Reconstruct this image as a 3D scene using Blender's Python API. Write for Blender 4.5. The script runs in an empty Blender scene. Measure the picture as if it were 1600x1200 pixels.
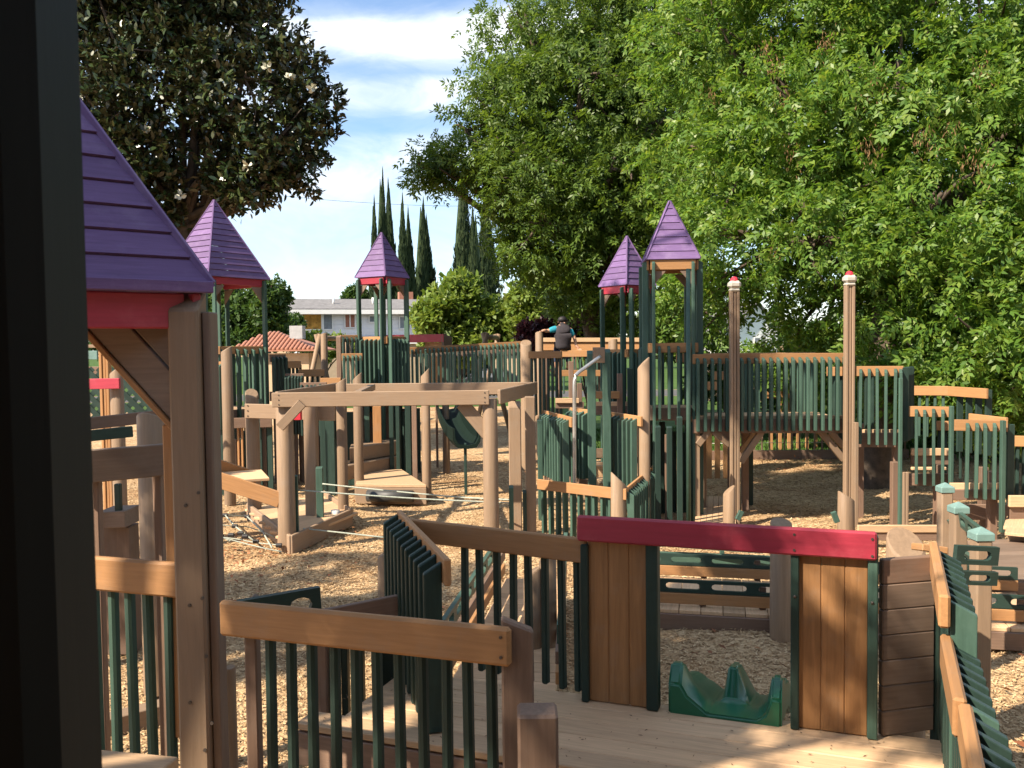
import bpy, bmesh, math, random
import numpy as np
from mathutils import Vector, Matrix
S = bpy.context.scene
COL = S.collection
rnd = random.Random(7)
NR = np.random.default_rng(11)
R_ = math.radians

# ------------------------------------------------------------------ camera
EYE = Vector((0.0, 0.0, 2.6))
FPX, PITCH, ROLL = 1370.0, math.atan(59 / 1370.0), -0.012
cd = bpy.data.cameras.new('camera'); cam = bpy.data.objects.new('camera', cd); COL.objects.link(cam)
CR = Matrix.Rotation(math.pi / 2 - PITCH, 3, 'X') @ Matrix.Rotation(ROLL, 3, 'Z')
cam.matrix_world = Matrix.Translation(EYE) @ CR.to_4x4()
cd.sensor_width = 36.0; cd.lens = 36.0 * FPX / 1600.0
cd.clip_start = 0.05; cd.clip_end = 2000.0
cd.dof.use_dof = True; cd.dof.focus_distance = 9.0; cd.dof.aperture_fstop = 14.0
S.camera = cam

# ------------------------------------------------------------------ sky, sun, exposure
SUN_EL, SUN_AZ = 42.0, 56.0           # the sun stands behind the viewer's left shoulder
TOSUN = Vector((-math.cos(R_(SUN_EL)) * math.sin(R_(SUN_AZ)), -math.cos(R_(SUN_EL)) * math.cos(R_(SUN_AZ)), math.sin(R_(SUN_EL))))
W = bpy.data.worlds.new('World'); S.world = W; W.use_nodes = True
nt = W.node_tree; nt.nodes.clear()
def wn(t, **k):
    n = nt.nodes.new(t)
    for a, b in k.items(): setattr(n, a, b)
    return n
wo = wn('ShaderNodeOutputWorld'); bg = wn('ShaderNodeBackground'); bg.inputs[1].default_value = 0.088
sky = wn('ShaderNodeTexSky', sky_type='NISHITA'); sky.sun_disc = False
sky.sun_elevation = R_(SUN_EL); sky.sun_rotation = math.atan2(TOSUN.x, TOSUN.y); sky.air_density = 1.0; sky.dust_density = 0.2; sky.ozone_density = 3.0
tc = wn('ShaderNodeTexCoord')
L = nt.links.new
def mth(op, a, b=None):
    n = wn('ShaderNodeMath', operation=op)
    for i, q in enumerate((a, b)):
        if q is None: continue
        if isinstance(q, (int, float)): n.inputs[i].default_value = q
        else: L(q, n.inputs[i])
    return n.outputs[0]
# streaks of high cloud lying in level bands, broken up by noise, all the way round the sky
sx = wn('ShaderNodeSeparateXYZ'); L(tc.outputs['Generated'], sx.inputs[0])
mp = wn('ShaderNodeMapping'); mp.inputs['Scale'].default_value = (2.2, 2.2, 9.0); mp.inputs['Rotation'].default_value = (0, R_(6), 0); L(tc.outputs['Generated'], mp.inputs[0])
n1 = wn('ShaderNodeTexNoise'); n1.inputs['Scale'].default_value = 1.6; n1.inputs['Detail'].default_value = 8; n1.inputs['Roughness'].default_value = 0.58; n1.inputs['Distortion'].default_value = 0.6; L(mp.outputs[0], n1.inputs[0])
mp2 = wn('ShaderNodeMapping'); mp2.inputs['Scale'].default_value = (3.0, 3.0, 7.0); mp2.inputs['Rotation'].default_value = (0, R_(-24), 0); L(tc.outputs['Generated'], mp2.inputs[0])
n2 = wn('ShaderNodeTexNoise'); n2.inputs['Scale'].default_value = 2.4; n2.inputs['Detail'].default_value = 8; n2.inputs['Roughness'].default_value = 0.62; n2.inputs['Distortion'].default_value = 0.8; L(mp2.outputs[0], n2.inputs[0])
e_ = mth('ADD', mth('SUBTRACT', sx.outputs[2], mth('MULTIPLY', sx.outputs[0], 0.08)), mth('MULTIPLY', mth('SUBTRACT', n1.outputs[0], 0.5), 0.062))
r1 = wn('ShaderNodeValToRGB'); cr_ = r1.color_ramp; L(e_, r1.inputs[0])
stops = [(0.0, .50), (.09, .30), (.165, .40), (.200, .80), (.226, .50), (.244, .16), (.258, .18), (.270, .72), (.288, .82), (.302, .20), (.313, .45), (.326, 1.0), (.345, .92), (.359, .30), (.376, .12), (.50, .18), (.62, .6), (.75, .25), (.9, .5)]
for _ in range(len(stops) - 2): cr_.elements.new(.5)
for i, (p_, v_) in enumerate(stops): cr_.elements[i].position = p_; cr_.elements[i].color = (v_, v_, v_, 1)
r2 = wn('ShaderNodeMapRange'); L(n2.outputs[0], r2.inputs[0]); r2.inputs[1].default_value = .34; r2.inputs[2].default_value = .56; r2.inputs[3].default_value = .40; r2.inputs[4].default_value = 1.05
mx = wn('ShaderNodeMixRGB'); mx.inputs[2].default_value = (6.6, 6.9, 7.2, 1)
fac = mth('MULTIPLY', r1.outputs[0], r2.outputs[0])
hs_ = wn('ShaderNodeHueSaturation'); hs_.inputs['Saturation'].default_value = 1.08; hs_.inputs['Value'].default_value = 1.2; L(sky.outputs[0], hs_.inputs['Color'])
L(fac, mx.inputs[0]); L(hs_.outputs[0], mx.inputs[1]); L(mx.outputs[0], bg.inputs[0]); L(bg.outputs[0], wo.inputs[0])

sl = bpy.data.lights.new('sun', 'SUN'); sl.energy = 5.0; sl.angle = R_(0.53); sl.color = (1.0, 0.87, 0.70)
so = bpy.data.objects.new('sun', sl); COL.objects.link(so)
so.rotation_euler = TOSUN.to_track_quat('Z', 'Y').to_euler(); so.location = TOSUN * 60
S.view_settings.view_transform = 'Standard'; S.view_settings.look = 'None'
S.view_settings.exposure = 1.15; S.view_settings.gamma = 1.0
try: S.view_settings.use_curve_mapping = False
except Exception: pass
S.cycles.max_bounces = 6; S.cycles.diffuse_bounces = 3; S.cycles.glossy_bounces = 2; S.cycles.transmission_bounces = 4
S.cycles.use_denoising = True

# ------------------------------------------------------------------ picture point -> place in the world
def ray(px, py):
    return CR @ Vector((px - 800.0, -(py - 600.0), -FPX))
def V(px, py, Y):                      # where the sight line meets the upright plane y = Y
    d = ray(px, py); return EYE + d * (Y / d.y)
def G(px, py, z=0.0):                  # where it meets the level z
    d = ray(px, py); return EYE + d * ((z - EYE.z) / d.z)
def XY(px, Y, py=560): p = V(px, py, Y); return Vector((p.x, p.y, 0))
def ZZ(py, px, Y): return V(px, py, Y).z
def PV(px, py, a, b):                  # where it meets the upright plane through a and b
    a = Vector((a[0], a[1], 0)); b = Vector((b[0], b[1], 0)); n = Vector((-(b - a).y, (b - a).x, 0))
    d = ray(px, py); return EYE + d * ((a - EYE).dot(n) / d.dot(n))

# ------------------------------------------------------------------ materials
def new_mat(name):
    m = bpy.data.materials.new(name); m.use_nodes = True; m.node_tree.nodes.clear(); return m
def nd(m, t, **k):
    n = m.node_tree.nodes.new(t)
    for a, b in k.items(): setattr(n, a, b)
    return n
def lk(m, a, b): m.node_tree.links.new(a, b)
def c4(c, f=1.0): return (min(1, c[0] * f), min(1, c[1] * f), min(1, c[2] * f), 1)
def lumber(name, col, rough=0.62, lo=0.80, hi=1.12, grain=(1.6, 26, 26), bump=0.25, wear=None, spec=0.3):
    m = new_mat(name); o = nd(m, 'ShaderNodeOutputMaterial'); p = nd(m, 'ShaderNodeBsdfPrincipled')
    t = nd(m, 'ShaderNodeTexCoord'); oi = nd(m, 'ShaderNodeObjectInfo')
    mul = nd(m, 'ShaderNodeMath', operation='MULTIPLY'); mul.inputs[1].default_value = 53.0
    add = nd(m, 'ShaderNodeVectorMath', operation='ADD'); mpg = nd(m, 'ShaderNodeMapping'); mpg.inputs['Scale'].default_value = grain
    n = nd(m, 'ShaderNodeTexNoise'); n.inputs['Scale'].default_value = 2.2; n.inputs['Detail'].default_value = 6; n.inputs['Roughness'].default_value = 0.6; n.inputs['Distortion'].default_value = 0.6
    r = nd(m, 'ShaderNodeValToRGB'); r.color_ramp.elements[0].position = 0.28; r.color_ramp.elements[1].position = 0.72
    r.color_ramp.elements[0].color = c4(col, lo); r.color_ramp.elements[1].color = c4(col, hi)
    lk(m, oi.outputs['Random'], mul.inputs[0]); lk(m, t.outputs['Object'], add.inputs[0]); lk(m, mul.outputs[0], add.inputs[1])
    lk(m, add.outputs[0], mpg.inputs[0]); lk(m, mpg.outputs[0], n.inputs[0]); lk(m, n.outputs[0], r.inputs[0])
    # stains and scuffs of irregular shape
    n2_ = nd(m, 'ShaderNodeTexNoise'); n2_.inputs['Scale'].default_value = 4.5; n2_.inputs['Detail'].default_value = 8; n2_.inputs['Roughness'].default_value = 0.7
    lk(m, add.outputs[0], n2_.inputs[0])
    r2_ = nd(m, 'ShaderNodeValToRGB'); r2_.color_ramp.elements[0].position = 0.52; r2_.color_ramp.elements[1].position = 0.75
    mixw = nd(m, 'ShaderNodeMixRGB'); w = wear or (col[0] * 0.5 + 0.12, col[1] * 0.5 + 0.115, col[2] * 0.5 + 0.10)
    mixw.inputs[2].default_value = c4(w); sc = nd(m, 'ShaderNodeMath', operation='MULTIPLY'); sc.inputs[1].default_value = 0.45
    lk(m, n2_.outputs[0], r2_.inputs[0]); lk(m, r2_.outputs[0], sc.inputs[0]); lk(m, sc.outputs[0], mixw.inputs[0]); lk(m, r.outputs[0], mixw.inputs[1])
    hv = nd(m, 'ShaderNodeHueSaturation'); mr = nd(m, 'ShaderNodeMapRange'); mr.inputs[3].default_value = 0.80; mr.inputs[4].default_value = 1.14
    lk(m, oi.outputs['Random'], mr.inputs[0]); lk(m, mr.outputs[0], hv.inputs['Value']); lk(m, mixw.outputs[0], hv.inputs['Color'])
    lk(m, hv.outputs[0], p.inputs['Base Color'])
    b = nd(m, 'ShaderNodeBump'); b.inputs['Strength'].default_value = bump; b.inputs['Distance'].default_value = 0.004
    lk(m, n.outputs[0], b.inputs['Height']); lk(m, b.outputs[0], p.inputs['Normal'])
    p.inputs['Roughness'].default_value = rough; p.inputs['Specular IOR Level'].default_value = spec
    lk(m, p.outputs[0], o.inputs[0]); return m
def plain(name, col, rough=0.5, metal=0.0, var=0.15, scale=6.0, spec=0.4, bump=0.0):
    m = new_mat(name); o = nd(m, 'ShaderNodeOutputMaterial'); p = nd(m, 'ShaderNodeBsdfPrincipled')
    t = nd(m, 'ShaderNodeTexCoord'); n = nd(m, 'ShaderNodeTexNoise'); n.inputs['Scale'].default_value = scale; n.inputs['Detail'].default_value = 7; n.inputs['Roughness'].default_value = 0.65
    r = nd(m, 'ShaderNodeValToRGB'); r.color_ramp.elements[0].position = 0.3; r.color_ramp.elements[1].position = 0.7
    r.color_ramp.elements[0].color = c4(col, 1 - var); r.color_ramp.elements[1].color = c4(col, 1 + var)
    lk(m, t.outputs['Object'], n.inputs[0]); lk(m, n.outputs[0], r.inputs[0]); lk(m, r.outputs[0], p.inputs['Base Color'])
    p.inputs['Roughness'].default_value = rough; p.inputs['Metallic'].default_value = metal; p.inputs['Specular IOR Level'].default_value = spec
    if bump:
        b = nd(m, 'ShaderNodeBump'); b.inputs['Strength'].default_value = bump; b.inputs['Distance'].default_value = 0.01
        lk(m, n.outputs[0], b.inputs['Height']); lk(m, b.outputs[0], p.inputs['Normal'])
    lk(m, p.outputs[0], o.inputs[0]); return m
def leafmat(name, cols, trans=0.4, rough=0.45, under=None, spec=0.35, tcol=None):
    m = new_mat(name); o = nd(m, 'ShaderNodeOutputMaterial'); p = nd(m, 'ShaderNodeBsdfPrincipled')
    g = nd(m, 'ShaderNodeNewGeometry'); r = nd(m, 'ShaderNodeValToRGB'); cr = r.color_ramp
    for i, c in enumerate(cols):
        e = cr.elements[0] if i == 0 else (cr.elements[1] if i == 1 else cr.elements.new(0.5))
        e.color = c4(c)
    for i, e in enumerate(sorted(cr.elements, key=lambda e: e.position)): pass
    k = len(cols)
    for i in range(k): cr.elements[i].position = i / (k - 1); cr.elements[i].color = c4(cols[i])
    lk(m, g.outputs['Random Per Island'], r.inputs[0])
    src = r.outputs[0]
    if under:
        mxx = nd(m, 'ShaderNodeMixRGB'); mxx.inputs[2].default_value = c4(under)
        lk(m, g.outputs['Backfacing'], mxx.inputs[0]); lk(m, src, mxx.inputs[1]); src = mxx.outputs[0]
    lk(m, src, p.inputs['Base Color']); p.inputs['Roughness'].default_value = rough; p.inputs['Specular IOR Level'].default_value = spec
    tr = nd(m, 'ShaderNodeBsdfTranslucent'); ms = nd(m, 'ShaderNodeMixShader'); ms.inputs[0].default_value = trans
    hs = nd(m, 'ShaderNodeHueSaturation'); hs.inputs['Hue'].default_value = 0.485; hs.inputs['Saturation'].default_value = 1.1; hs.inputs['Value'].default_value = 1.35
    lk(m, src, hs.inputs['Color']); lk(m, hs.outputs[0], tr.inputs[0])
    lk(m, p.outputs[0], ms.inputs[1]); lk(m, tr.outputs[0], ms.inputs[2]); lk(m, ms.outputs[0], o.inputs[0]); return m

TAN = lumber('tan_lumber', (0.268, 0.184, 0.120), lo=.88, hi=1.08)
RAIL = lumber('ochre_rail_lumber', (0.385, 0.200, 0.085), lo=.85, hi=1.1)
PANEL = lumber('ochre_panel_lumber', (0.330, 0.165, 0.066), grain=(1.2, 16, 16), bump=0.45, lo=.74, hi=1.16)
LOG = lumber('log_timber', (0.252, 0.170, 0.107), grain=(14, 14, 0.8), bump=0.55)
DECK = lumber('deck_planks', (0.600, 0.400, 0.235), rough=0.7, wear=(.50, .34, .20))
BROWN = lumber('brown_timber', (0.200, 0.128, 0.090))
GREY = lumber('weathered_brown_board', (0.200, 0.140, 0.102))
SHADEDGREEN = lumber('shade_darkened_green', (0.0045, 0.0068, 0.006), rough=.6, wear=(.006, .009, .008), bump=.1)  # dark green with the near post's shade put into the colour
GREEN = lumber('green_plastic_lumber', (0.052, 0.100, 0.076), rough=0.5, lo=0.82, hi=1.15, bump=0.12, wear=(0.09, 0.15, 0.12))
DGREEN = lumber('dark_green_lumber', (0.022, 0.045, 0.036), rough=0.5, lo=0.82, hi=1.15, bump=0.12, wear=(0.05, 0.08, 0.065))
PURPLE = lumber('purple_painted_boards', (0.148, 0.088, 0.210), rough=0.62, lo=0.80, hi=1.15, bump=0.35, wear=(0.27, 0.20, 0.33))
RED = lumber('red_painted_board', (0.360, 0.034, 0.058), rough=0.45, lo=0.88, hi=1.1, bump=0.15, wear=(0.5, 0.12, 0.14), spec=0.45)
CAPG = plain('pale_green_plastic', (0.165, 0.270, 0.245), 0.45)
STONE = plain('grey_cap', (0.42, 0.40, 0.34), 0.8, var=0.2, bump=0.3)
REDCAP = plain('red_knob', (0.55, 0.03, 0.05), 0.4, var=0.08)
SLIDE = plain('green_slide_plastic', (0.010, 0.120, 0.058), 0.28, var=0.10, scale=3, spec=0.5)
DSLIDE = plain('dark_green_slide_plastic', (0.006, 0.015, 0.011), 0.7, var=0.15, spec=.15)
STEEL = plain('galvanised_pipe', (0.52, 0.50, 0.47), 0.38, metal=0.8)
SCREW = plain('screw_heads', (0.10, 0.085, 0.075), 0.5, metal=0.6)
ROPE = plain('pale_rope', (0.34, 0.37, 0.31), 0.85, var=0.35, scale=80)
RUBBER = plain('black_rubber', (0.02, 0.02, 0.022), 0.6)
BARK = plain('bark', (0.085, 0.062, 0.045), 0.9, var=0.45, scale=9, bump=0.9)
MBARK = plain('grey_brown_bark', (0.105, 0.078, 0.056), 0.9, var=0.35, scale=9, bump=0.8)
WHITE = plain('white_siding', (0.76, 0.76, 0.77), 0.7, var=0.05)
WTRIM = plain('white_trim', (0.78, 0.77, 0.74), 0.6, var=0.05)
SHING = plain('grey_shingles', (0.17, 0.165, 0.165), 0.9, var=0.25, scale=4)
GLASS = plain('window_glass', (0.20, 0.22, 0.25), 0.08, var=0.2, spec=0.8)
AMBER = plain('painted_amber_reflection', (0.42, 0.22, 0.05), 0.15, var=0.6, scale=3)  # amber reflection put into the glass colour
TILE = plain('terracotta', (0.34, 0.155, 0.105), 0.8, var=0.25, scale=5)
STUCCO = plain('beige_stucco', (0.50, 0.38, 0.25), 0.9, var=0.08)
BRICK = plain('brick_red', (0.34, 0.15, 0.10), 0.9, var=0.2)
LITTER = plain('white_plastic', (0.75, 0.74, 0.70), 0.5, var=0.08)
SKIN = plain('skin', (0.50, 0.28, 0.18), 0.55, var=0.08)
SHIRT = plain('charcoal_shirt', (0.034, 0.029, 0.034), 0.9, var=0.25, scale=12)
TEAL = plain('teal_sleeve', (0.02, 0.24, 0.32), 0.85, var=0.15, scale=12)
HAIR = plain('black_hair', (0.012, 0.010, 0.011), 0.6, var=0.3, scale=40)
JEAN = plain('dark_denim', (0.03, 0.045, 0.09), 0.9, var=0.2, scale=20)
FENCEW = lumber('old_fence_boards', (0.26, 0.20, 0.15))

# ------------------------------------------------------------------ building blocks
WM = {}
def put(ob, par, M):
    if par is not None:
        ob.parent = par; ob.matrix_basis = WM[par].inverted() @ M
    else: ob.matrix_basis = M
    WM[ob] = M; COL.objects.link(ob); return ob
def T(name, label, cat, loc, group=None):
    o = bpy.data.objects.new(name, None); o.empty_display_size = 0.2
    o['label'] = label; o['category'] = cat
    if group: o['group'] = group
    return put(o, None, Matrix.Translation(Vector(loc)))
def tag(o, label, cat, group=None):
    o['label'] = label; o['category'] = cat
    if group: o['group'] = group
    return o
def kind(o, k): o['kind'] = k; return o
MC = {}
def finish(bm, name, mats):
    me = bpy.data.meshes.new(name); bm.to_mesh(me); bm.free()
    for m in (mats if isinstance(mats, (list, tuple)) else [mats]): me.materials.append(m)
    return me
def bx(L, w, t, mat, bev, cham=0.0):
    key = (round(L, 2), round(w, 4), round(t, 4), mat.name, bev, round(cham, 3))
    if key in MC: return MC[key]
    bm = bmesh.new()
    vs = [bm.verts.new((x, y, z)) for x in (0, round(L, 2)) for y in (-w / 2, w / 2) for z in (-t / 2, t / 2)]
    if cham:
        for v in vs:
            if v.co.x > 0 and v.co.z > 0: v.co.x -= cham
    for f in ((0, 1, 3, 2), (4, 6, 7, 5), (0, 4, 5, 1), (2, 3, 7, 6), (0, 2, 6, 4), (1, 5, 7, 3)): bm.faces.new([vs[i] for i in f])
    bmesh.ops.recalc_face_normals(bm, faces=bm.faces)
    if bev: bmesh.ops.bevel(bm, geom=list(bm.edges), offset=min(bev, w * .3, t * .3), segments=1, affect='EDGES', profile=0.5)
    MC[key] = finish(bm, 'board', mat); return MC[key]
def board(par, name, p0, p1, w, t, mat, face=(0, -1, 0), bev=0.005, cham=0.0):
    p0, p1 = Vector(p0), Vector(p1); X = (p1 - p0); Lh = X.length; X.normalize()
    Z = Vector(face); Z = (Z - X * Z.dot(X)).normalized(); Y = Z.cross(X)
    M = Matrix((( X.x, Y.x, Z.x, p0.x), (X.y, Y.y, Z.y, p0.y), (X.z, Y.z, Z.z, p0.z), (0, 0, 0, 1)))
    return put(bpy.data.objects.new(name, bx(Lh, w, t, mat, bev, cham)), par, M)
def post(par, name, xy, z0, z1, w, t, mat, face=(0, -1, 0), cham=0.0, bev=0.006):
    return board(par, name, (xy[0], xy[1], z0), (xy[0], xy[1], z1), w, t, mat, face, bev, cham)
def log(par, name, xy, z0, z1, r, mat=None, slope=(0, 0), seg=14, taper=0.94):
    mat = mat or LOG; h = z1 - z0; bm = bmesh.new(); lo = []; hi = []; md = []; tp = []
    for i in range(seg):
        a = i * math.tau / seg; c, s = math.cos(a), math.sin(a); j = 1 + 0.03 * math.sin(3 * a + xy[0] * 9)
        lo.append(bm.verts.new((c * r * j, s * r * j, 0)))
        zt = h + slope[0] * c * r + slope[1] * s * r
        hi.append(bm.verts.new((c * r * taper * j, s * r * taper * j, zt - 0.012)))
        tp.append(bm.verts.new((c * r * (taper - 0.1) * j, s * r * (taper - 0.1) * j, h + (slope[0] * c + slope[1] * s) * r * 0.9)))
    for i in range(seg):
        k = (i + 1) % seg
        f = bm.faces.new((lo[i], lo[k], hi[k], hi[i])); f.smooth = True
        bm.faces.new((hi[i], hi[k], tp[k], tp[i]))
    bm.faces.new(tp)
    return put(bpy.data.objects.new(name, finish(bm, 'log', mat)), par, Matrix.Translation((xy[0], xy[1], z0)))
def prism(par, name, pts, thick, mat, bev=0.004):          # flat polygon given depth along a vector
    o = Vector(pts[0]); th = Vector(thick); bm = bmesh.new()
    a = [bm.verts.new(Vector(p) - o) for p in pts]; b = [bm.verts.new(Vector(p) - o + th) for p in pts]; n = len(a)
    bm.faces.new(a); bm.faces.new(b[::-1])
    for i in range(n): bm.faces.new((a[i], b[i], b[(i + 1) % n], a[(i + 1) % n]))
    bmesh.ops.recalc_face_normals(bm, faces=bm.faces)
    if bev: bmesh.ops.bevel(bm, geom=list(bm.edges), offset=bev, segments=1, affect='EDGES')
    return put(bpy.data.objects.new(name, finish(bm, name, mat)), par, Matrix.Translation(o))
def tubemesh(paths, seg=6):
    vs = []; fs = []
    for pts, rad in paths:
        pts = [Vector(p) for p in pts]; base = len(vs); n = len(pts)
        for i, p in enumerate(pts):
            d = (pts[min(i + 1, n - 1)] - pts[max(i - 1, 0)]).normalized()
            u = d.cross(Vector((0.13, 0.21, 1)) if abs(d.z) < 0.95 else Vector((1, 0.1, 0))).normalized(); w = d.cross(u)
            r = rad[i] if isinstance(rad, (list, tuple)) else rad
            for k in range(seg):
                a = k * math.tau / seg; vs.append(p + (u * math.cos(a) + w * math.sin(a)) * r)
        for i in range(n - 1):
            for k in range(seg):
                a, b = base + i * seg + k, base + i * seg + (k + 1) % seg
                fs.append((a, b, b + seg, a + seg))
        fs.append(tuple(base + k for k in range(seg))[::-1]); fs.append(tuple(base + (n - 1) * seg + k for k in range(seg)))
    return vs, fs
def tube(par, name, paths, mat, seg=6, smooth=True):
    if isinstance(paths, tuple): paths = [paths]
    vs, fs = tubemesh(paths, seg); o = Vector(paths[0][0][0])
    me = bpy.data.meshes.new(name); me.from_pydata([v - o for v in vs], [], fs); me.materials.append(mat)
    if smooth: me.polygons.foreach_set('use_smooth', [True] * len(me.polygons))
    return put(bpy.data.objects.new(name, me), par, Matrix.Translation(o))
def curve(pts, n=8):                                          # soft polyline through points
    pts = [Vector(p) for p in pts]; out = []
    for i in range(len(pts) - 1):
        p0 = pts[max(i - 1, 0)]; p1 = pts[i]; p2 = pts[i + 1]; p3 = pts[min(i + 2, len(pts) - 1)]
        for k in range(n):
            t = k / n; out.append(0.5 * ((2 * p1) + (p2 - p0) * t + (2 * p0 - 5 * p1 + 4 * p2 - p3) * t * t + (3 * p1 - p0 - 3 * p2 + p3) * t ** 3))
    out.append(pts[-1]); return out
def screws(par, face, pts, r=0.009):
    f = Vector(face).normalized()
    for p in pts:
        p = Vector(p); tube(par, 'screw', ([p - f * 0.004, p + f * 0.003], r), SCREW, 7, False)

def fence(name, label, cat, P0, P1, ztop, pick, side='far', z0=0.6, z1=None, railh=0.14, railt=0.038, mat=None, rmat=None,
          group=None, pw=0.038, pd=0.089, ext=(0, 0), slope=0.0, toprail=True, bev=0.005, low=None, par=None):
    """rail from P0 to P1 with upright two-by-four pickets standing edge-on to it"""
    mat = mat or GREEN; rmat = rmat or RAIL
    a = Vector((P0[0], P0[1], 0)); b = Vector((P1[0], P1[1], 0)); d = (b - a).normalized(); n = Vector((-d.y, d.x, 0))
    if n.dot(EYE - (a + b) / 2) < 0: n = -n                  # n looks towards the viewer
    out = n if side == 'cam' else -n
    t = par or T(name, label, cat, (a.x, a.y, 0), group)
    zt = lambda q: ztop + slope * (q - a).dot(d)
    if toprail:
        A = a - d * ext[0]; B = b + d * ext[1]
        board(t, 'top_rail', (A.x, A.y, zt(A) - railh / 2), (B.x, B.y, zt(B) - railh / 2), railh, railt, rmat, n, bev)
    if low is not None:
        board(t, 'bottom_rail', (a.x, a.y, low - railh / 2), (b.x, b.y, low - railh / 2), railh, railt, BROWN, n, bev)
    if isinstance(pick, int):
        L_ = (b - a).length; qs = [a + d * (L_ * (i + 0.5) / pick) for i in range(pick)]
    else: qs = []
    if not isinstance(pick, int):
        for px in pick:
            q = PV(px, 560, a, b); qs.append(Vector((q.x, q.y, 0)))
    for q in qs:
        c = q + out * (railt / 2 + pd / 2 + 0.002); top = (z1 if z1 is not None else ztop - 0.035) + slope * (q - a).dot(d) + rnd.uniform(-.006, .006)
        lean = d * rnd.uniform(-.010, .010)
        board(t, 'picket', (c.x, c.y, z0 + rnd.uniform(-.008, .008)), (c.x + lean.x, c.y + lean.y, top), pw, pd, mat, out, bev, 0.045)
    return t

def pyramid_roof(par, c, r, phi, z, H, bd, rows_from=0, mat=None):
    """boarded pyramid roof; phi turns its front corner"""
    mat = mat or PURPLE; roof = T0 = None
    ap = Vector((c[0], c[1], z + H)); cs = []
    for i in range(4):
        a = R_(phi) + i * math.pi / 2
        cs.append(Vector((c[0] + r * math.sin(a), c[1] - r * math.cos(a), z)))
    hyp = (ap - (cs[0] + cs[1]) / 2).length; nrow = max(3, round(hyp / bd))
    for i in range(4):
        A, B = cs[i], cs[(i + 1) % 4]; n = (B - A).cross(ap - A).normalized()
        if n.z < 0: n = -n
        for k in range(nrow):
            f0, f1 = k / nrow, min(0.985, (k + 1) / nrow - 0.006); g0 = 0.014; g1 = 0.003
            if k == 0: f0 = -0.012
            q = [A.lerp(ap, f0) + n * g0, B.lerp(ap, f0) + n * g0, B.lerp(ap, f1) + n * g1, A.lerp(ap, f1) + n * g1]
            o = q[0]; bm = bmesh.new(); up = [bm.verts.new(p - o) for p in q]; dn = [bm.verts.new(p - o - n * 0.022) for p in q]
            bm.faces.new(up); bm.faces.new(dn[::-1])
            for j in range(4): bm.faces.new((up[j], dn[j], dn[(j + 1) % 4], up[(j + 1) % 4]))
            bmesh.ops.recalc_face_normals(bm, faces=bm.faces)
            # grain runs along the board: local x is along A->B
            X = (B - A).normalized(); Mx = Matrix((X, n.cross(X), n)).transposed().to_4x4(); Mx.translation = o
            bm.transform(Mx.to_3x3().inverted().to_4x4())
            put(bpy.data.objects.new('roof_plank', finish(bm, 'roof_plank', mat)), par, Mx)
    for i in range(4):
        d = (cs[i] - Vector((c[0], c[1], z))).normalized()
        board(par, 'hip_trim', cs[i] + d * 0.008, ap + Vector((0, 0, 0.012)) + d * 0.004, bd * 0.22, 0.03, mat, d + Vector((0, 0, 0.6)), 0.003)
    return cs, ap

def mesh_from_arrays(name, verts, loops, nper, mats):
    me = bpy.data.meshes.new(name); nv = len(verts); npoly = len(loops) // nper
    me.vertices.add(nv); me.vertices.foreach_set('co', np.ascontiguousarray(verts, dtype=np.float32).ravel())
    me.loops.add(len(loops)); me.loops.foreach_set('vertex_index', np.ascontiguousarray(loops, dtype=np.int32))
    me.polygons.add(npoly); me.polygons.foreach_set('loop_start', np.arange(0, len(loops), nper, dtype=np.int32))
    try: me.polygons.foreach_set('loop_total', np.full(npoly, nper, dtype=np.int32))
    except Exception: pass
    me.update(calc_edges=True); me.validate()
    me.materials.append(mats); return me
def unit(a): return a / np.maximum(np.linalg.norm(a, axis=-1, keepdims=True), 1e-9)
def rdir(n): return unit(NR.normal(size=(n, 3)))

def leaf_quads(pos, ax, nrm, ln, wd, hexa=False):
    """leaf blades: pos base, ax direction, nrm normal"""
    ax = unit(ax); sd = unit(np.cross(ax, nrm)); up = np.cross(sd, ax); n = len(pos); ln = ln.reshape(-1, 1); wd = wd.reshape(-1, 1)
    if not hexa:
        v = np.stack([pos, pos + ax * ln * .45 + sd * wd * .5 + up * wd * .18, pos + ax * ln, pos + ax * ln * .45 - sd * wd * .5 + up * wd * .18], 1)
        return v.reshape(-1, 3), np.arange(n * 4), 4
    v = np.stack([pos, pos + ax * ln * .3 + sd * wd * .45 + up * wd * .15, pos + ax * ln * .68 + sd * wd * .42 + up * wd * .15, pos + ax * ln - up * wd * .1,
                  pos + ax * ln * .68 - sd * wd * .42 + up * wd * .15, pos + ax * ln * .3 - sd * wd * .45 + up * wd * .15], 1)
    return v.reshape(-1, 3), np.arange(n * 6), 6

def blob_points(blobs, n, shell=0.45):
    c = np.array([b[:3] for b in blobs]); r = np.array([b[3] for b in blobs]); sq = np.array([b[4] if len(b) > 4 else 0.85 for b in blobs])
    w = r ** 2; i = NR.choice(len(blobs), n, p=w / w.sum())
    d = rdir(n); rad = r[i] * (shell + (1.04 - shell) * NR.random(n) ** 0.6)
    p = c[i] + d * rad[:, None] * np.stack([np.ones(n), np.ones(n), sq[i]], 1); return p, d, i
def subblobs(blobs, k=14, f=(0.30, 0.5)):
    out = []
    for b in blobs:
        d = rdir(k)
        for j in range(k):
            q = rnd.uniform(.55, .95); rr = b[3] * rnd.uniform(*f); s = b[4] if len(b) > 4 else .85
            out.append((b[0] + d[j][0] * b[3] * q, b[1] + d[j][1] * b[3] * q, b[2] + d[j][2] * b[3] * q * s, rr, 0.8))
    return out

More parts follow.
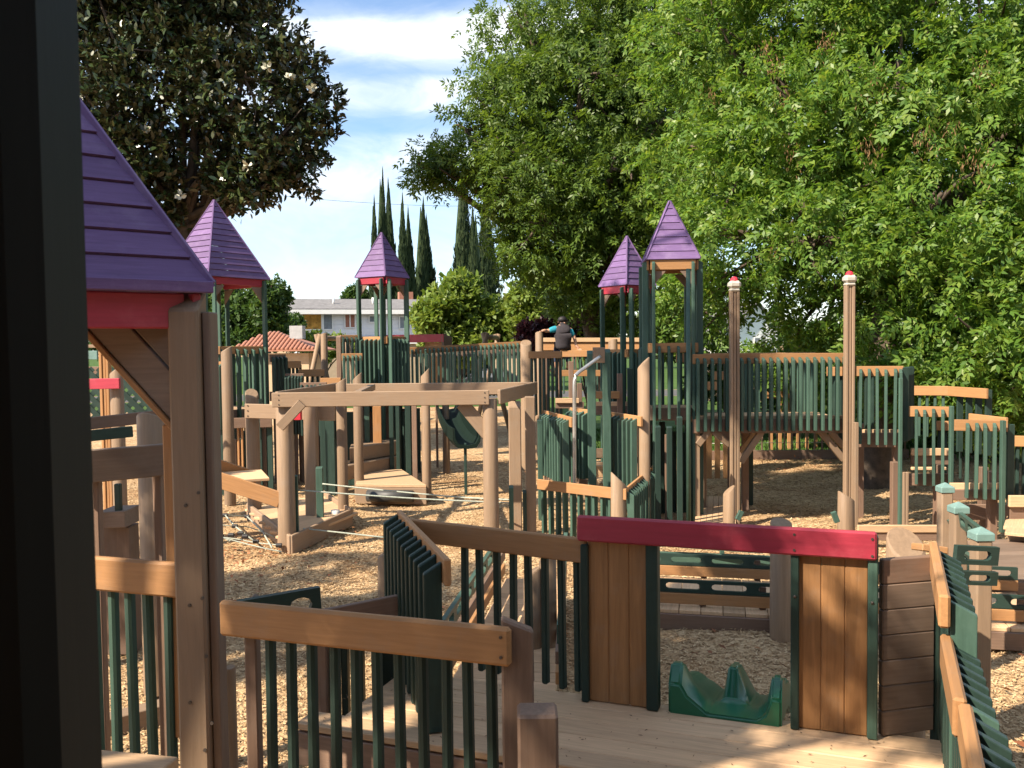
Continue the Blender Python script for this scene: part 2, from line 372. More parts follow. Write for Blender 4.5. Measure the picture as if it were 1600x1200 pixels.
def pinnate(p, d, per, leaf, droop=0.5, spread=0.8, pairs=3, wf=0.42):
    n = len(p); ax0 = unit(d * 0.7 + NR.normal(size=(n, 3)) * 0.5 + np.array([0, 0, -droop]))
    P = np.repeat(p, per, 0) + np.repeat(ax0, per, 0) * (NR.random((n * per, 1)) * leaf * 1.6)
    m = n * per
    A = unit(np.repeat(ax0, per, 0) * 0.55 + rdir(m) * spread + np.array([0, 0, -droop * 0.6])); N = unit(rdir(m) * 0.9 + np.array([-0.25, -0.15, 0.75]))
    sd = unit(np.cross(A, N)); N = np.cross(sd, A); Lr = leaf * NR.uniform(.75, 1.25, m)
    pos = []; ax = []; nn = []; ln = []
    for j in range(pairs):
        s = 0.25 + 0.6 * j / max(1, pairs - 1)
        for sg in (-1, 1):
            pos.append(P + A * (Lr * s)[:, None]); ax.append(A * .62 + sd * sg * .78 + NR.normal(size=(m, 3)) * .16); nn.append(N + sd * sg * .35 + NR.normal(size=(m, 3)) * .3); ln.append(Lr * .46)
    pos.append(P + A * (Lr * .85)[:, None]); ax.append(A + NR.normal(size=(m, 3)) * .1); nn.append(N); ln.append(Lr * .5)
    pos, ax, nn, ln = np.concatenate(pos), np.concatenate(ax), np.concatenate(nn), np.concatenate(ln)
    return leaf_quads(pos, ax, nn, ln, ln * wf)
def rosettes(p, d, per, leaf, up=0.4, wf=0.40, spread=0.9, hexa=True):
    n = len(p); m = n * per; A0 = np.repeat(unit(d * .8 + np.array([0, 0, up])), per, 0)
    A = unit(A0 * .55 + rdir(m) * spread); P = np.repeat(p, per, 0) + NR.normal(size=(m, 3)) * leaf * .25
    N = unit(A0 * 0.6 + rdir(m) * .5 + np.array([0, 0, .5])); ln = leaf * NR.uniform(.7, 1.2, m)
    return leaf_quads(P, A, N, ln, ln * wf, hexa)

def limbs(base, fork, blobs, r0, subs=None, per=3):
    """trunk up to fork, boughs to every blob, twigs into the sub-clumps"""
    base = Vector(base); fork = Vector(fork); paths = []
    j = lambda s: Vector((rnd.uniform(-s, s), rnd.uniform(-s, s), rnd.uniform(-s, s)))
    h = (fork - base).length
    tr = curve([base - Vector((0, 0, .2)), base + Vector((0, 0, .35)), base.lerp(fork, .5) + j(h * .03), fork], 5)
    paths.append((tr, [r0 * (1.25 if k < 2 else 1.08 - 0.35 * k / len(tr)) for k in range(len(tr))]))
    bough = []
    for b in blobs:
        c = Vector(b[:3]); st = base.lerp(fork, rnd.uniform(.8, 1.0)); mid = st.lerp(c, .5) + j(b[3] * .3) + Vector((0, 0, b[3] * .12))
        pp = curve([st, mid, c, c + (c - st).normalized() * b[3] * .5], 4); ra = r0 * rnd.uniform(.36, .6)
        bough.append((pp, [ra * (1 - .8 * k / len(pp)) for k in range(len(pp))]))
        for s in range(per):
            e = c + Vector(rdir(1)[0]) * b[3] * .85; q = pp[rnd.randrange(5, len(pp) - 1)]; m2 = q.lerp(e, .5) + j(b[3] * .12)
            bough.append((curve([q, m2, e], 3), [ra * .38 * (1 - .75 * k / 6) for k in range(7)]))
    return paths, bough

def tree(name, label, cat, base, fork, blobs, r0, n, per, leaf, mat, bark, kindof='pinnate', sub=14, group=None, droop=.5, per_l=3, f=(0.3, 0.5), extra=None, wf=0.42):
    t = T(name, label, cat, base, group)
    pa, bo = limbs(base, fork, blobs, r0, per=per_l)
    tube(t, 'trunk', pa, bark, 10)
    if bo: tube(t, 'limbs', bo, bark, 5)
    sb = subblobs(blobs, sub, f) + [tuple(b) for b in blobs] if sub else list(blobs)
    p, d, i = blob_points(sb, n)
    if kindof == 'pinnate': v, lo, k = pinnate(p, d, per, leaf, droop, wf=wf)
    else: v, lo, k = rosettes(p, d, per, leaf, wf=wf)
    o = Vector(base); me = mesh_from_arrays('crown', v - np.array(base), lo, k, mat)
    put(bpy.data.objects.new('crown', me), t, Matrix.Translation(o)); return t

# ================================================================== ground
def groundmat():
    m = new_mat('wood_chip_mulch'); o = nd(m, 'ShaderNodeOutputMaterial'); p = nd(m, 'ShaderNodeBsdfPrincipled'); t = nd(m, 'ShaderNodeTexCoord')
    v = nd(m, 'ShaderNodeTexVoronoi'); v.inputs['Scale'].default_value = 26; v.inputs['Randomness'].default_value = 1
    nw = nd(m, 'ShaderNodeTexNoise'); nw.inputs['Scale'].default_value = 18; nw.inputs['Detail'].default_value = 3
    ad = nd(m, 'ShaderNodeMixRGB'); ad.inputs[0].default_value = .06
    lk(m, t.outputs['Object'], nw.inputs[0]); lk(m, t.outputs['Object'], ad.inputs[1]); lk(m, nw.outputs[1], ad.inputs[2]); lk(m, ad.outputs[0], v.inputs['Vector'])
    hsv = nd(m, 'ShaderNodeSeparateColor'); lk(m, v.outputs['Color'], hsv.inputs[0])
    r = nd(m, 'ShaderNodeValToRGB'); cr = r.color_ramp
    cr.elements[0].color = (0.22, 0.140, 0.074, 1); cr.elements[1].color = (0.60, 0.43, 0.25, 1); e = cr.elements.new(.35); e.color = (0.42, 0.282, 0.150, 1)
    lk(m, hsv.outputs[0], r.inputs[0])
    n = nd(m, 'ShaderNodeTexNoise'); n.inputs['Scale'].default_value = 0.8; n.inputs['Detail'].default_value = 8; n.inputs['Roughness'].default_value = .65; lk(m, t.outputs['Object'], n.inputs[0])
    r2 = nd(m, 'ShaderNodeValToRGB'); r2.color_ramp.elements[0].position = .42; r2.color_ramp.elements[1].position = .68; lk(m, n.outputs[0], r2.inputs[0])
    mx_ = nd(m, 'ShaderNodeMixRGB', blend_type='MULTIPLY'); mx_.inputs[2].default_value = (.62, .52, .45, 1)
    lk(m, r2.outputs[0], mx_.inputs[0]); lk(m, r.outputs[0], mx_.inputs[1]); lk(m, mx_.outputs[0], p.inputs['Base Color'])
    b = nd(m, 'ShaderNodeBump'); b.inputs['Strength'].default_value = .8; b.inputs['Distance'].default_value = .02
    lk(m, v.outputs['Distance'], b.inputs['Height']); lk(m, b.outputs[0], p.inputs['Normal']); p.inputs['Roughness'].default_value = .9; p.inputs['Specular IOR Level'].default_value = .15
    lk(m, p.outputs[0], o.inputs[0]); return m
def islandmat(name, cols, rough=.8, trans=0):
    m = new_mat(name); o = nd(m, 'ShaderNodeOutputMaterial'); p = nd(m, 'ShaderNodeBsdfPrincipled'); g = nd(m, 'ShaderNodeNewGeometry'); r = nd(m, 'ShaderNodeValToRGB'); cr = r.color_ramp
    for _ in range(len(cols) - 2): cr.elements.new(.5)
    for i, c in enumerate(cols): cr.elements[i].position = i / (len(cols) - 1); cr.elements[i].color = c4(c)
    lk(m, g.outputs['Random Per Island'], r.inputs[0]); lk(m, r.outputs[0], p.inputs['Base Color']); p.inputs['Roughness'].default_value = rough; p.inputs['Specular IOR Level'].default_value = .2
    lk(m, p.outputs[0], o.inputs[0]); return m
MULCH = groundmat()
def sheet(name, x0, x1, y0, y1, z, mat, nx=1, ny=1):
    vs = [(x0 + (x1 - x0) * i / nx, y0 + (y1 - y0) * j / ny, 0) for j in range(ny + 1) for i in range(nx + 1)]
    fs = [(j * (nx + 1) + i, j * (nx + 1) + i + 1, (j + 1) * (nx + 1) + i + 1, (j + 1) * (nx + 1) + i) for j in range(ny) for i in range(nx)]
    me = bpy.data.meshes.new(name); me.from_pydata(vs, [], fs); me.materials.append(mat)
    return kind(put(bpy.data.objects.new(name, me), None, Matrix.Translation((0, 0, z))), 'structure')
def hgt(x, y):
    f = np.clip((19.6 - y) / 2, 0, 1) * np.clip((y - 2.2) / 1.0, 0, 1) * np.clip((x + 9) / 1, 0, 1) * np.clip((13 - x) / 1, 0, 1)
    return f * (.020 * np.sin(1.7 * x + .6 * y) + .016 * np.sin(2.1 * x - 1.3 * y + 1) + .012 * np.sin(3.9 * y + .8 * x) + .009 * np.sin(5.3 * x + 2.9 * y) + .007 * np.sin(7.7 * x - 6.1 * y))
gx_ = np.concatenate([[-600, -60], np.arange(-9, 13.05, .14), [60, 600]]); gy_ = np.concatenate([[-300, -20], np.arange(2.2, 19.8, .14), [60, 1200]])
GX, GY = np.meshgrid(gx_, gy_); gv = np.stack([GX.ravel(), GY.ravel(), hgt(GX, GY).ravel()], 1)
nx_, ny_ = len(gx_), len(gy_); ii = np.arange(nx_ * ny_).reshape(ny_, nx_); gq = np.stack([ii[:-1, :-1], ii[:-1, 1:], ii[1:, 1:], ii[1:, :-1]], -1).reshape(-1)
gm = mesh_from_arrays('ground', gv, gq, 4, MULCH); gm.polygons.foreach_set('use_smooth', [True] * len(gm.polygons))
kind(put(bpy.data.objects.new('ground', gm), None, Matrix.Identity(4)), 'structure')
LAWN = plain('lawn_turf', (0.055, 0.100, 0.022), 0.95, var=0.4, scale=1.3, spec=.1)
def lawn_sheet(name, x0, x1, y0, y1, z): return sheet(name, x0, x1, y0, y1, z, LAWN)
lawn_sheet('lawn', 1.2, 90, 19.95, 44, .004)
lawn_sheet('lawn', -60, 1.2, 38.0, 44, .004)
ASPH = plain('asphalt', (0.075, 0.072, 0.070), .9, var=.25, scale=3)
sheet('road', -200, 200, 44.2, 50, .008, ASPH)
lawn_sheet('lawn', -200, 200, 50.4, 300, .006)

# loose chips lying on the mulch, the nearest ones as real slivers
def chips(n, y0, y1, smin, smax):
    Y = y0 + (y1 - y0) * NR.random(n) ** 1.25; X = (NR.random(n) * 1.36 - .64) * Y * 1.0
    th = NR.random(n) * math.tau; ln = NR.uniform(smin, smax, n); wd = ln * NR.uniform(.22, .5, n)
    tl = NR.normal(size=n) * .28; A = np.stack([np.cos(th) * np.cos(tl), np.sin(th) * np.cos(tl), np.sin(tl)], 1)
    Nn = unit(np.stack([NR.normal(size=n) * .35, NR.normal(size=n) * .35, np.ones(n)], 1)); sd = unit(np.cross(A, Nn))
    P = np.stack([X, Y, hgt(X, Y) + NR.uniform(.004, .020, n)], 1); h = (ln * .5)[:, None]; w = (wd * .5)[:, None]
    v = np.stack([P - A * h - sd * w * .7, P + A * h - sd * w, P + A * h * .9 + sd * w * .8, P - A * h * 1.1 + sd * w], 1)
    return v.reshape(-1, 3)
v = np.concatenate([chips(140000, 3.0, 9.0, .012, .034), chips(150000, 8.0, 20.0, .020, .040)])
CHIPM = islandmat('loose_chips', [(.23, .15, .08), (.41, .28, .148), (.50, .35, .19), (.61, .45, .265)])
kind(put(bpy.data.objects.new('wood_chips', mesh_from_arrays('wood_chips', v, np.arange(len(v)), 4, CHIPM)), None, Matrix.Identity(4)), 'stuff')
# dead leaves drifted on the chips
def litter(n, cx, cy, sx, sy, s=.07):
    P = np.stack([cx + NR.normal(size=n) * sx, cy + NR.normal(size=n) * sy, NR.uniform(.035, .06, n)], 1); return P, rdir(n) * np.array([1, 1, .25]), unit(rdir(n) * .5 + np.array([0, 0, 1])), s * NR.uniform(.6, 1.3, n)
ps = [litter(700, -3.9, 10.6, .9, 1.0), litter(160, 0, 11, 6, 5), litter(500, 5, 18.6, 3, .8), litter(60, 1.9, 6.4, 1.6, .8, .09), litter(120, -3, 14.5, 1.5, 1.2)]
P, A, N_, Ln = [np.concatenate([q[k] for q in ps]) for k in range(4)]
v, lo, k = leaf_quads(P, A, N_, Ln, Ln * .45)
kind(put(bpy.data.objects.new('fallen_leaves', mesh_from_arrays('fallen_leaves', v, lo, k, islandmat('dead_leaves', [(.10, .04, .02), (.24, .09, .04), (.36, .16, .08), (.30, .13, .05)], .6))), None, Matrix.Identity(4)), 'stuff')
# grass blades on the lawn strip seen under the bridge
n = 26000; P = np.stack([NR.uniform(1.5, 12, n), 20 + 7 * NR.random(n) ** 1.4, np.full(n, .004)], 1)
A = unit(NR.normal(size=(n, 3)) * .35 + np.array([0, 0, 1])); v, lo, k = leaf_quads(P, A, rdir(n), NR.uniform(.05, .11, n), np.full(n, .02))
kind(put(bpy.data.objects.new('grass', mesh_from_arrays('grass', v, lo, k, islandmat('grass_blades', [(.035, .085, .015), (.065, .13, .022), (.10, .17, .035)], .7))), None, Matrix.Identity(4)), 'stuff')

# ================================================================== trees
ASH = leafmat('ash_leaves', [(.070, .150, .026), (.112, .215, .036), (.155, .262, .044), (.215, .295, .056)], trans=.45, rough=.42)
ASHD = leafmat('shade_tree_leaves', [(.056, .106, .020), (.094, .162, .027), (.140, .212, .036)], trans=.40, rough=.45)
MAG = leafmat('magnolia_leaves', [(.022, .042, .012), (.034, .060, .016), (.044, .068, .018), (.075, .078, .020)], trans=.12, rough=.30, under=(.046, .046, .020), spec=.6)
YGR = leafmat('bright_shrub_leaves', [(.10, .17, .03), (.16, .235, .045), (.22, .28, .06)], trans=.4)
PUR = leafmat('purple_leaves', [(.045, .014, .020), (.075, .022, .028), (.11, .035, .035)], trans=.3)
CYP = leafmat('cypress_sprays', [(.018, .034, .016), (.030, .050, .020), (.048, .068, .026)], trans=.1, rough=.7, spec=.15)
HED = leafmat('dark_shrub_leaves', [(.025, .060, .015), (.050, .100, .022), (.085, .145, .03)], trans=.35)
RUST = leafmat('rusty_leaves', [(.12, .07, .025), (.17, .11, .03)], trans=.35)
def B(px, py, Y, r, sq=.85): p = V(px, py, Y); return (p.x, p.y, p.z, r, sq)

# tall ash on the right, boughs hanging low over the steps
ash = [B(1130, 60, 18.5, 2.0), B(1270, -20, 17.5, 2.3), B(1420, -10, 16.5, 2.3), B(1590, 30, 16, 2.3), B(1120, 250, 18, 1.7), B(1255, 190, 16.5, 2.0),
       B(1400, 170, 15.5, 1.9), B(1550, 230, 15, 1.9), B(1150, 365, 16.5, 1.3), B(1300, 350, 15.5, 1.6), B(1440, 350, 14.5, 1.5), B(1580, 390, 14, 1.5),
       B(1095, 470, 17.5, .8), B(1290, 465, 16.5, 1.15), B(1410, 480, 15.2, 1.25), B(1530, 520, 13.8, 1.2), B(1620, 560, 13.6, 1.1), B(1450, 575, 14.6, .95), B(1560, 615, 14.2, .8),
       B(1700, 150, 16, 2.6), B(1690, 420, 15, 1.8), B(1180, 200, 22, 1.6), B(1560, 160, 20, 1.6), B(1350, 290, 20.5, 2.0), B(1500, 400, 18.5, 1.8), B(1230, 560, 20.5, .8), B(1320, 585, 20, .9), B(1395, 600, 19, .9)]
b = G(1368, 765); ash = [(q[0], q[1], q[2], q[3] * .88, .85) for q in ash]; at_ = tree('ash_tree', 'tall sunlit ash tree with drooping boughs filling the right of the view', 'tree', (b.x, b.y, 0), (b.x + .3, b.y + .1, 4.6), ash, .28, 8200, 5, .27, ASH, BARK, sub=13, droop=.6, f=(.15, .34), wf=.40, per_l=6)
KEYS = islandmat('dry_seed_keys', [(.13, .075, .035), (.22, .13, .06), (.17, .10, .045)], .7)
for px, py, Y in ((1210, 105, 15.6), (1362, 230, 14.0), (1238, 238, 15.2), (1290, 80, 15.8), (1445, 215, 13.7), (1520, 255, 13.4), (1212, 385, 15.2), (1300, 60, 15.6), (1225, 155, 15.4), (1285, 155, 15.2), (1350, 150, 14.6), (1535, 110, 14.2), (1200, 75, 16.4), (1110, 145, 17.2), (1375, 130, 14.6), (1480, 205, 13.9)):
    p = V(px, py, Y); n = 70; q = np.array([p[:]]) + NR.normal(size=(n, 3)) * np.array([.10, .10, .13]); v, lo, k = leaf_quads(q, rdir(n) * .5 + np.array([0, 0, -1]), rdir(n), NR.uniform(.05, .11, n), np.full(n, .014))
    kind(put(bpy.data.objects.new('seed_cluster', mesh_from_arrays('seed_cluster', v - np.array(p), lo, k, KEYS)), at_, Matrix.Translation(p)), 'stuff')
# spreading tree in the middle
mid = [B(830, 60, 24, 1.5), B(930, 40, 25, 2.2), B(1040, 30, 25, 2.3), B(800, 150, 23.5, 1.3), B(905, 160, 23, 1.9), B(1020, 170, 24, 2.0), B(745, 225, 23.5, 1.1), B(690, 255, 23.5, .7, .6), B(665, 262, 23.5, .35, .6),
       B(835, 265, 22.5, 1.5), B(950, 290, 22.5, 1.6), B(1060, 300, 22.5, 1.5), B(785, 295, 23, .75), B(860, 360, 22.5, 1.2), B(960, 400, 23, 1.3), B(1050, 420, 22, 1.2), B(815, 385, 23.5, .6), B(795, 350, 23.5, .4),
       B(900, 440, 24, .9), B(985, 480, 24.5, 1.0), B(1060, 500, 23, .9), B(1000, 330, 26.5, 2.2), B(900, 220, 27, 2.4), B(1050, 100, 28, 2.6)]
b = XY(962, 24.5); tree('shade_tree', 'broad green shade tree with a dark leaning trunk behind the two small towers', 'tree', (b.x, b.y, 0), (b.x - .9, b.y, 4.6), mid, .30, 6600, 5, .31, ASHD, BARK, sub=13, droop=.65, f=(.15, .33), wf=.36, per_l=6)
# magnolia
mg = [B(170, 40, 19.5, 1.5), B(290, 20, 20.5, 1.6), B(390, 45, 20.5, 1.35), B(455, 110, 20, .95), B(485, 170, 20, .75), B(150, 170, 19, 1.5), B(260, 130, 19.5, 1.6), B(370, 150, 19.5, 1.4), B(430, 225, 19.5, 1.1), B(490, 215, 20, .6),
      B(200, 240, 19, 1.2), B(320, 260, 21, 1.2), B(380, 270, 19.5, .95), B(455, 282, 19.5, .55, .7), B(400, 305, 20, .5, .6), B(240, 330, 20.5, .8), B(190, 310, 19.5, .9), B(225, 290, 19.2, .8), B(265, 345, 19.6, .4), B(330, 325, 21, .55), B(60, 100, 20, 2.0), B(40, 250, 20, 1.6), B(150, 330, 20, 1.0), B(240, -110, 20.5, 2.6), B(380, -70, 21, 1.6), B(80, -60, 20.5, 2.2)]
b = XY(288, 20); mt = tree('magnolia_tree', 'dark glossy magnolia tree with white blossoms behind the tall purple roof', 'tree', (b.x, b.y, 0), (b.x + .1, b.y, 5.8), mg, .20, 8200, 9, .19, MAG, MBARK, kindof='rosette', sub=12, per_l=2, wf=.42, f=(.2, .4))
PETAL = plain('cream_petals', (.56, .55, .44), .6, var=.06)
for px, py in ((321, 118), (452, 122), (418, 105), (488, 139), (229, 205), (283, 306), (386, 260)):
    p = V(px, py, 18.6); q = np.repeat(np.array([p[:]]), 9, 0) + NR.normal(size=(9, 3)) * .02
    v, lo, k = leaf_quads(q, rdir(9) + np.array([0, -.4, .35]), rdir(9), np.full(9, .13), np.full(9, .09), True)
    put(bpy.data.objects.new('blossom', mesh_from_arrays('blossom', v - np.array(p), lo, k, PETAL)), mt, Matrix.Translation(p))
# a plane tree beside the viewer: it stands left of the frame and dapples the near decks
def SB(x, y, z, t, r): return (x + TOSUN.x * t, y + TOSUN.y * t, z + TOSUN.z * t, r, .9)      # a clump whose shade falls on the point x, y, z
near = [SB(-1.6, 3.6, 3.2, 10, .42), SB(-1.9, 3.5, 3.8, 9.6, .55), SB(-1.45, 3.7, 2.75, 10.2, .38), SB(-1.5, 3.7, 2.5, 9.4, .14), SB(-1.75, 3.7, 2.7, 10.4, .2), SB(.40, 4.98, 1.55, 10, .30), SB(.75, 4.85, 1.5, 9.5, .16), SB(1.02, 4.76, 1.6, 9.8, .14), SB(.45, 5.0, 1.0, 10.4, .42), SB(.95, 5.0, .8, 9.8, .42),
        SB(-.1, 5.2, 1.3, 10, .42), SB(-.5, 5.4, 1.3, 9.4, .42), SB(-.45, 3.38, 1.5, 10, .15), SB(-.18, 3.3, 1.5, 9.6, .15), SB(.0, 3.25, 1.5, 10.1, .13), SB(.3, 4.4, .6, 9.7, .22), SB(1.3, 6.4, 0, 10, .5), SB(1.8, 6.8, 0, 10.4, .5), SB(.6, 6.2, 0, 10.2, .5), SB(2.0, 8.0, .3, 9.6, .6), SB(3.0, 7.6, .3, 10, .6), SB(1.5, 4.6, .72, 10.4, .10), SB(2.1, 4.5, .7, 10, .13),
        SB(0, 0, 2.6, 9, 1.0), SB(.6, .2, 3.4, 9.6, 1.1), SB(1.4, .8, 2.0, 10, 1.0), SB(.0, 1.4, 1.2, 10.3, .7)]
tree('street_tree', 'leafy shade tree standing left of the viewer, outside the frame', 'tree', (-8.2, -.2, 0), (-8.0, -.2, 5.2), near, .13, 6500, 6, .20, ASHD, BARK, sub=0, droop=.1, per_l=1)
far_ = [SB(-2.3, 8.3, 0, 11, .34), SB(-1.2, 8.8, 0, 11, .30), SB(-2.9, 9.6, 0, 11.4, .30), SB(-1.8, 7.5, 0, 11, .30), SB(-.5, 8.0, 0, 10.7, .22), SB(-3.3, 8.9, 0, 11.2, .3), SB(-.7, 9.9, 0, 11.5, .22), SB(-2.0, 10.6, 0, 11.8, .22)]
tree('street_tree', 'slim airy tree outside the frame at the left, beyond the leafy one', 'tree', (-10.4, 4.2, 0), (-10.2, 4.2, 5.4), far_, .07, 300, 6, .24, ASHD, BARK, sub=0, droop=.2, per_l=1)
tall_ = [SB(3.6, 14.6, 0, 16, .5), SB(4.6, 15.4, 0, 16.4, .6), SB(5.6, 16.4, 0, 15.8, .6), SB(4.2, 17.4, 0, 16.6, .5), SB(6.8, 17.2, 0, 16, .5), SB(3.2, 16.0, 0, 16.2, .5), SB(7.6, 15.6, 0, 16.5, .5), SB(5.0, 13.9, 0, 16.2, .4), SB(2.6, 18.8, 0, 16.5, .5)]
tree('street_tree', 'tallest tree left of the frame, its crown far above the playground', 'tree', (-8.4, 9.0, 0), (-7.6, 9.0, 9.4), tall_, .12, 1500, 6, .22, ASHD, BARK, sub=0, droop=.2, per_l=1)
# unseen broad-leaved trees added round the viewer to cut sky light on near surfaces
for (x, y, lab) in ((2.5, -8, 'broad unseen tree added directly behind the viewer'), (9.5, -5.5, 'broad unseen tree added behind the viewer on the right'), (15, 2.0, 'broad unseen tree added outside the frame on the right')):
    tree('added_shade_tree', lab, 'tree', (x, y, 0), (x, y + .2, 3.4), [(x, y, 6.2, 2.6), (x + 2, y + .8, 5.2, 2.0), (x - 2, y + .5, 5.4, 2.1), (x + .5, y - 1, 8.6, 2.4), (x - 1, y + 1, 7.6, 2.0)], .26, 3000, 6, .42, ASHD, BARK, sub=9, droop=.4, per_l=1)

def cypress(px, py, py0, Y, wpx, label, n=5200):
    top = V(px, py, Y); b = XY(px, Y); H = top.z; Rm = wpx * Y / FPX / 2 * 1.38
    t = T('cypress_tree', label, 'cypress', (b.x, b.y, 0), 'row of slender cypresses on the skyline')
    prof = lambda f: Rm * np.clip((1 - f) * 1.3, .0, 1) ** 1.05 * np.minimum(1, .55 + f * 3)
    tube(t, 'trunk', ([(b.x, b.y, -.2), (b.x, b.y, H * .3), (b.x, b.y, H * .7), (b.x, b.y, H * .98)], [Rm * .5, Rm * .6, Rm * .35, Rm * .03]), CYP, 8)  # opaque core added inside the crown against see-through, not a bare trunk
    f = NR.random(n) ** .9; th = NR.random(n) * math.tau; lob = 1 + .16 * np.sin(th * 3 + f * 9 + px) + .08 * np.sin(f * 60 + th); r = prof(f) * NR.uniform(.75, 1.05, n) * lob
    P = np.stack([b.x + np.cos(th) * r + math.sin(px) * .25 * f, b.y + np.sin(th) * r, f * H], 1)
    A = unit(np.stack([np.cos(th) * .3, np.sin(th) * .3, np.ones(n)], 1) * np.stack([1 - f, 1 - f, np.ones(n)], 1) + NR.normal(size=(n, 3)) * (.20 * (1.05 - f))[:, None]); N = np.stack([np.cos(th), np.sin(th), np.full(n, .2)], 1) + NR.normal(size=(n, 3)) * .4
    v, lo, k = leaf_quads(P, A, N, NR.uniform(.35, .75, n), NR.uniform(.12, .24, n) * (1.05 - .7 * f))
    put(bpy.data.objects.new('crown', mesh_from_arrays('crown', v - np.array([b.x, b.y, 0]), lo, k, CYP)), t, Matrix.Translation((b.x, b.y, 0)))
for px, py, w, l in ((587, 316, 18, 'slender cypress at the far left of the row'), (599, 273, 22, 'tallest slender cypress, directly over the small purple roof'), (613, 288, 26, 'second tallest cypress, just right of the purple roof point'),
                     (631, 312, 22, 'cypress left of the fork in the middle of the row'), (641, 333, 24, 'short cypress right of the fork in the middle of the row'), (661, 318, 30, 'pointed cypress second from the gap in the row'), (669, 345, 34, 'shorter cypress beside the gap in the row'),
                     (724, 268, 38, 'thick cypress rising into the shade tree, right of the gap'), (746, 330, 26, 'small pointed cypress between two thick ones'), (764, 285, 36, 'thick cypress half hidden by the hanging boughs')):
    cypress(px, py, 0, 72 + rnd.uniform(-3, 3), w, l)

def shrub(name, label, cat, blobs, n, per, leaf, mat, base, kindof='rosette', sub=9, trunk=.07, wf=.5, group=None):
    return tree(name, label, cat, (base[0], base[1], 0), (base[0], base[1], max(.4, base[2])), blobs, trunk, n, per, leaf, mat, BARK, kindof, sub, group, .2, 2, wf=wf)
def bb(px, Y, z): p = XY(px, Y); return (p.x, p.y, z)
shrub('maple_tree', 'bright yellow green young tree right of the white house', 'tree', [B(712, 470, 33, 1.1), B(690, 500, 32, 1.0), B(740, 505, 33, 1.1), B(762, 490, 34, .7), B(665, 490, 33, .5), B(725, 450, 33.5, .6), B(770, 525, 33, .8), B(700, 530, 32, .9), B(735, 540, 32, .9)], 2300, 7, .26, YGR, bb(720, 33, 1.6))
shrub('young_tree', 'light green leafy tree behind the seated person', 'tree', [B(850, 470, 31, 1.2), B(900, 480, 31, 1.2), B(830, 505, 31, .8), B(875, 440, 32, 1.0), B(925, 470, 31, 1.0), B(865, 510, 30, .9), B(915, 515, 30, .9), B(808, 490, 33, .5)], 2400, 7, .25, YGR, bb(870, 31, 1.5))
shrub('plum_bush', 'round dark purple plum bush left of the seated person', 'bush', [B(845, 518, 27, .55), B(825, 525, 27, .4), B(868, 520, 27, .45), B(850, 540, 27, .6)], 900, 7, .15, PUR, bb(845, 27, .8))
shrub('plum_bush', 'low purple plum bush right of the seated person', 'bush', [B(915, 522, 27, .4), B(935, 520, 27.3, .35), B(905, 535, 27, .4), B(928, 537, 27, .4), B(900, 510, 27.5, .22)], 700, 7, .14, PUR, bb(918, 27, .8))
shrub('rusty_tree', 'small rusty brown tree far off between the cypresses and the shade tree', 'tree', [B(797, 488, 60, .9), B(805, 475, 60, .6), B(790, 500, 60, .8)], 600, 6, .3, RUST, bb(797, 60, 2))
shrub('conifer_tree', 'thin distant conifer above the rusty tree', 'tree', [B(806, 470, 80, .5, 1.5), B(806, 455, 80, .3, 1.6), B(812, 466, 80, .4, 1.2)], 200, 6, .3, CYP, bb(806, 80, 4), sub=0)
shrub('olive_tree', 'dark leafy tree just right of the big tower, beside the white house gable', 'tree', [B(424, 455, 40, .7), B(430, 475, 40, .55), B(415, 490, 40, .8), B(428, 505, 40, .6), B(405, 470, 41, .8), B(420, 520, 40, .7)], 1300, 7, .24, HED, bb(420, 40, 2.5))
shrub('park_tree', 'dark trees seen between the posts of the big tower', 'tree', [B(350, 470, 42, 1.3), B(375, 500, 41, 1.2), B(330, 500, 42, 1.3), B(395, 490, 42, 1.0), B(360, 530, 40, 1.0), B(320, 450, 43, 1.2)], 1900, 7, .26, HED, bb(360, 42, 2.5))
shrub('hedge_bush', 'bright green bush growing below the white house windows', 'bush', [B(480, 537, 42, .6), B(505, 542, 42, .65), B(462, 532, 43, .5), B(525, 540, 43, .6), B(495, 552, 41, .7), B(545, 545, 42, .5), B(490, 530, 43, .4)], 1300, 7, .2, YGR, bb(500, 42, 1))
shrub('garden_bush', 'dark green bush against the left corner of the white house', 'bush', [B(452, 512, 48, .6), B(462, 505, 49, .5), B(440, 522, 48, .7)], 700, 7, .2, HED, bb(450, 48, 1))
shrub('roof_top_tree', 'round green tree showing above the white house roof', 'tree', [B(556, 462, 78, 1.0), B(548, 470, 78, .9), B(565, 468, 78, .8)], 700, 7, .34, HED, bb(556, 78, 4))
shrub('thicket_bush', 'dark shrubs growing behind the bridge, below the ash boughs', 'bush', [B(1120, 590, 24, .9), B(1170, 600, 24, .8), B(1235, 600, 23.5, .9), B(1290, 600, 23, .9), B(1340, 610, 23, .9), B(1250, 570, 25, .8), B(1310, 560, 25, .9), B(1110, 540, 25, .9), B(1255, 545, 26, .5), B(1390, 640, 22, .9)], 3000, 7, .15, HED, bb(1240, 24, .6))
shrub('side_bush', 'green bush beyond the stairs at the right edge', 'bush', [B(1500, 660, 19, .8), B(1560, 670, 19, .8), B(1610, 650, 19, .9), B(1450, 640, 20, .8), B(1590, 620, 20, .9), B(1530, 620, 21, .9)], 2000, 7, .16, HED, bb(1540, 19.5, .6))
shrub('distant_trees', 'low line of green trees beyond the park lawn', 'trees', [B(px, 515 + (px % 7) * 3, 95, 2.2, .7) for px in range(640, 1700, 42)] + [B(px, 528, 85, 2.0, .7) for px in range(-200, 440, 45)], 3600, 7, .5, HED, bb(1100, 95, 1), sub=7)['kind'] = 'stuff'

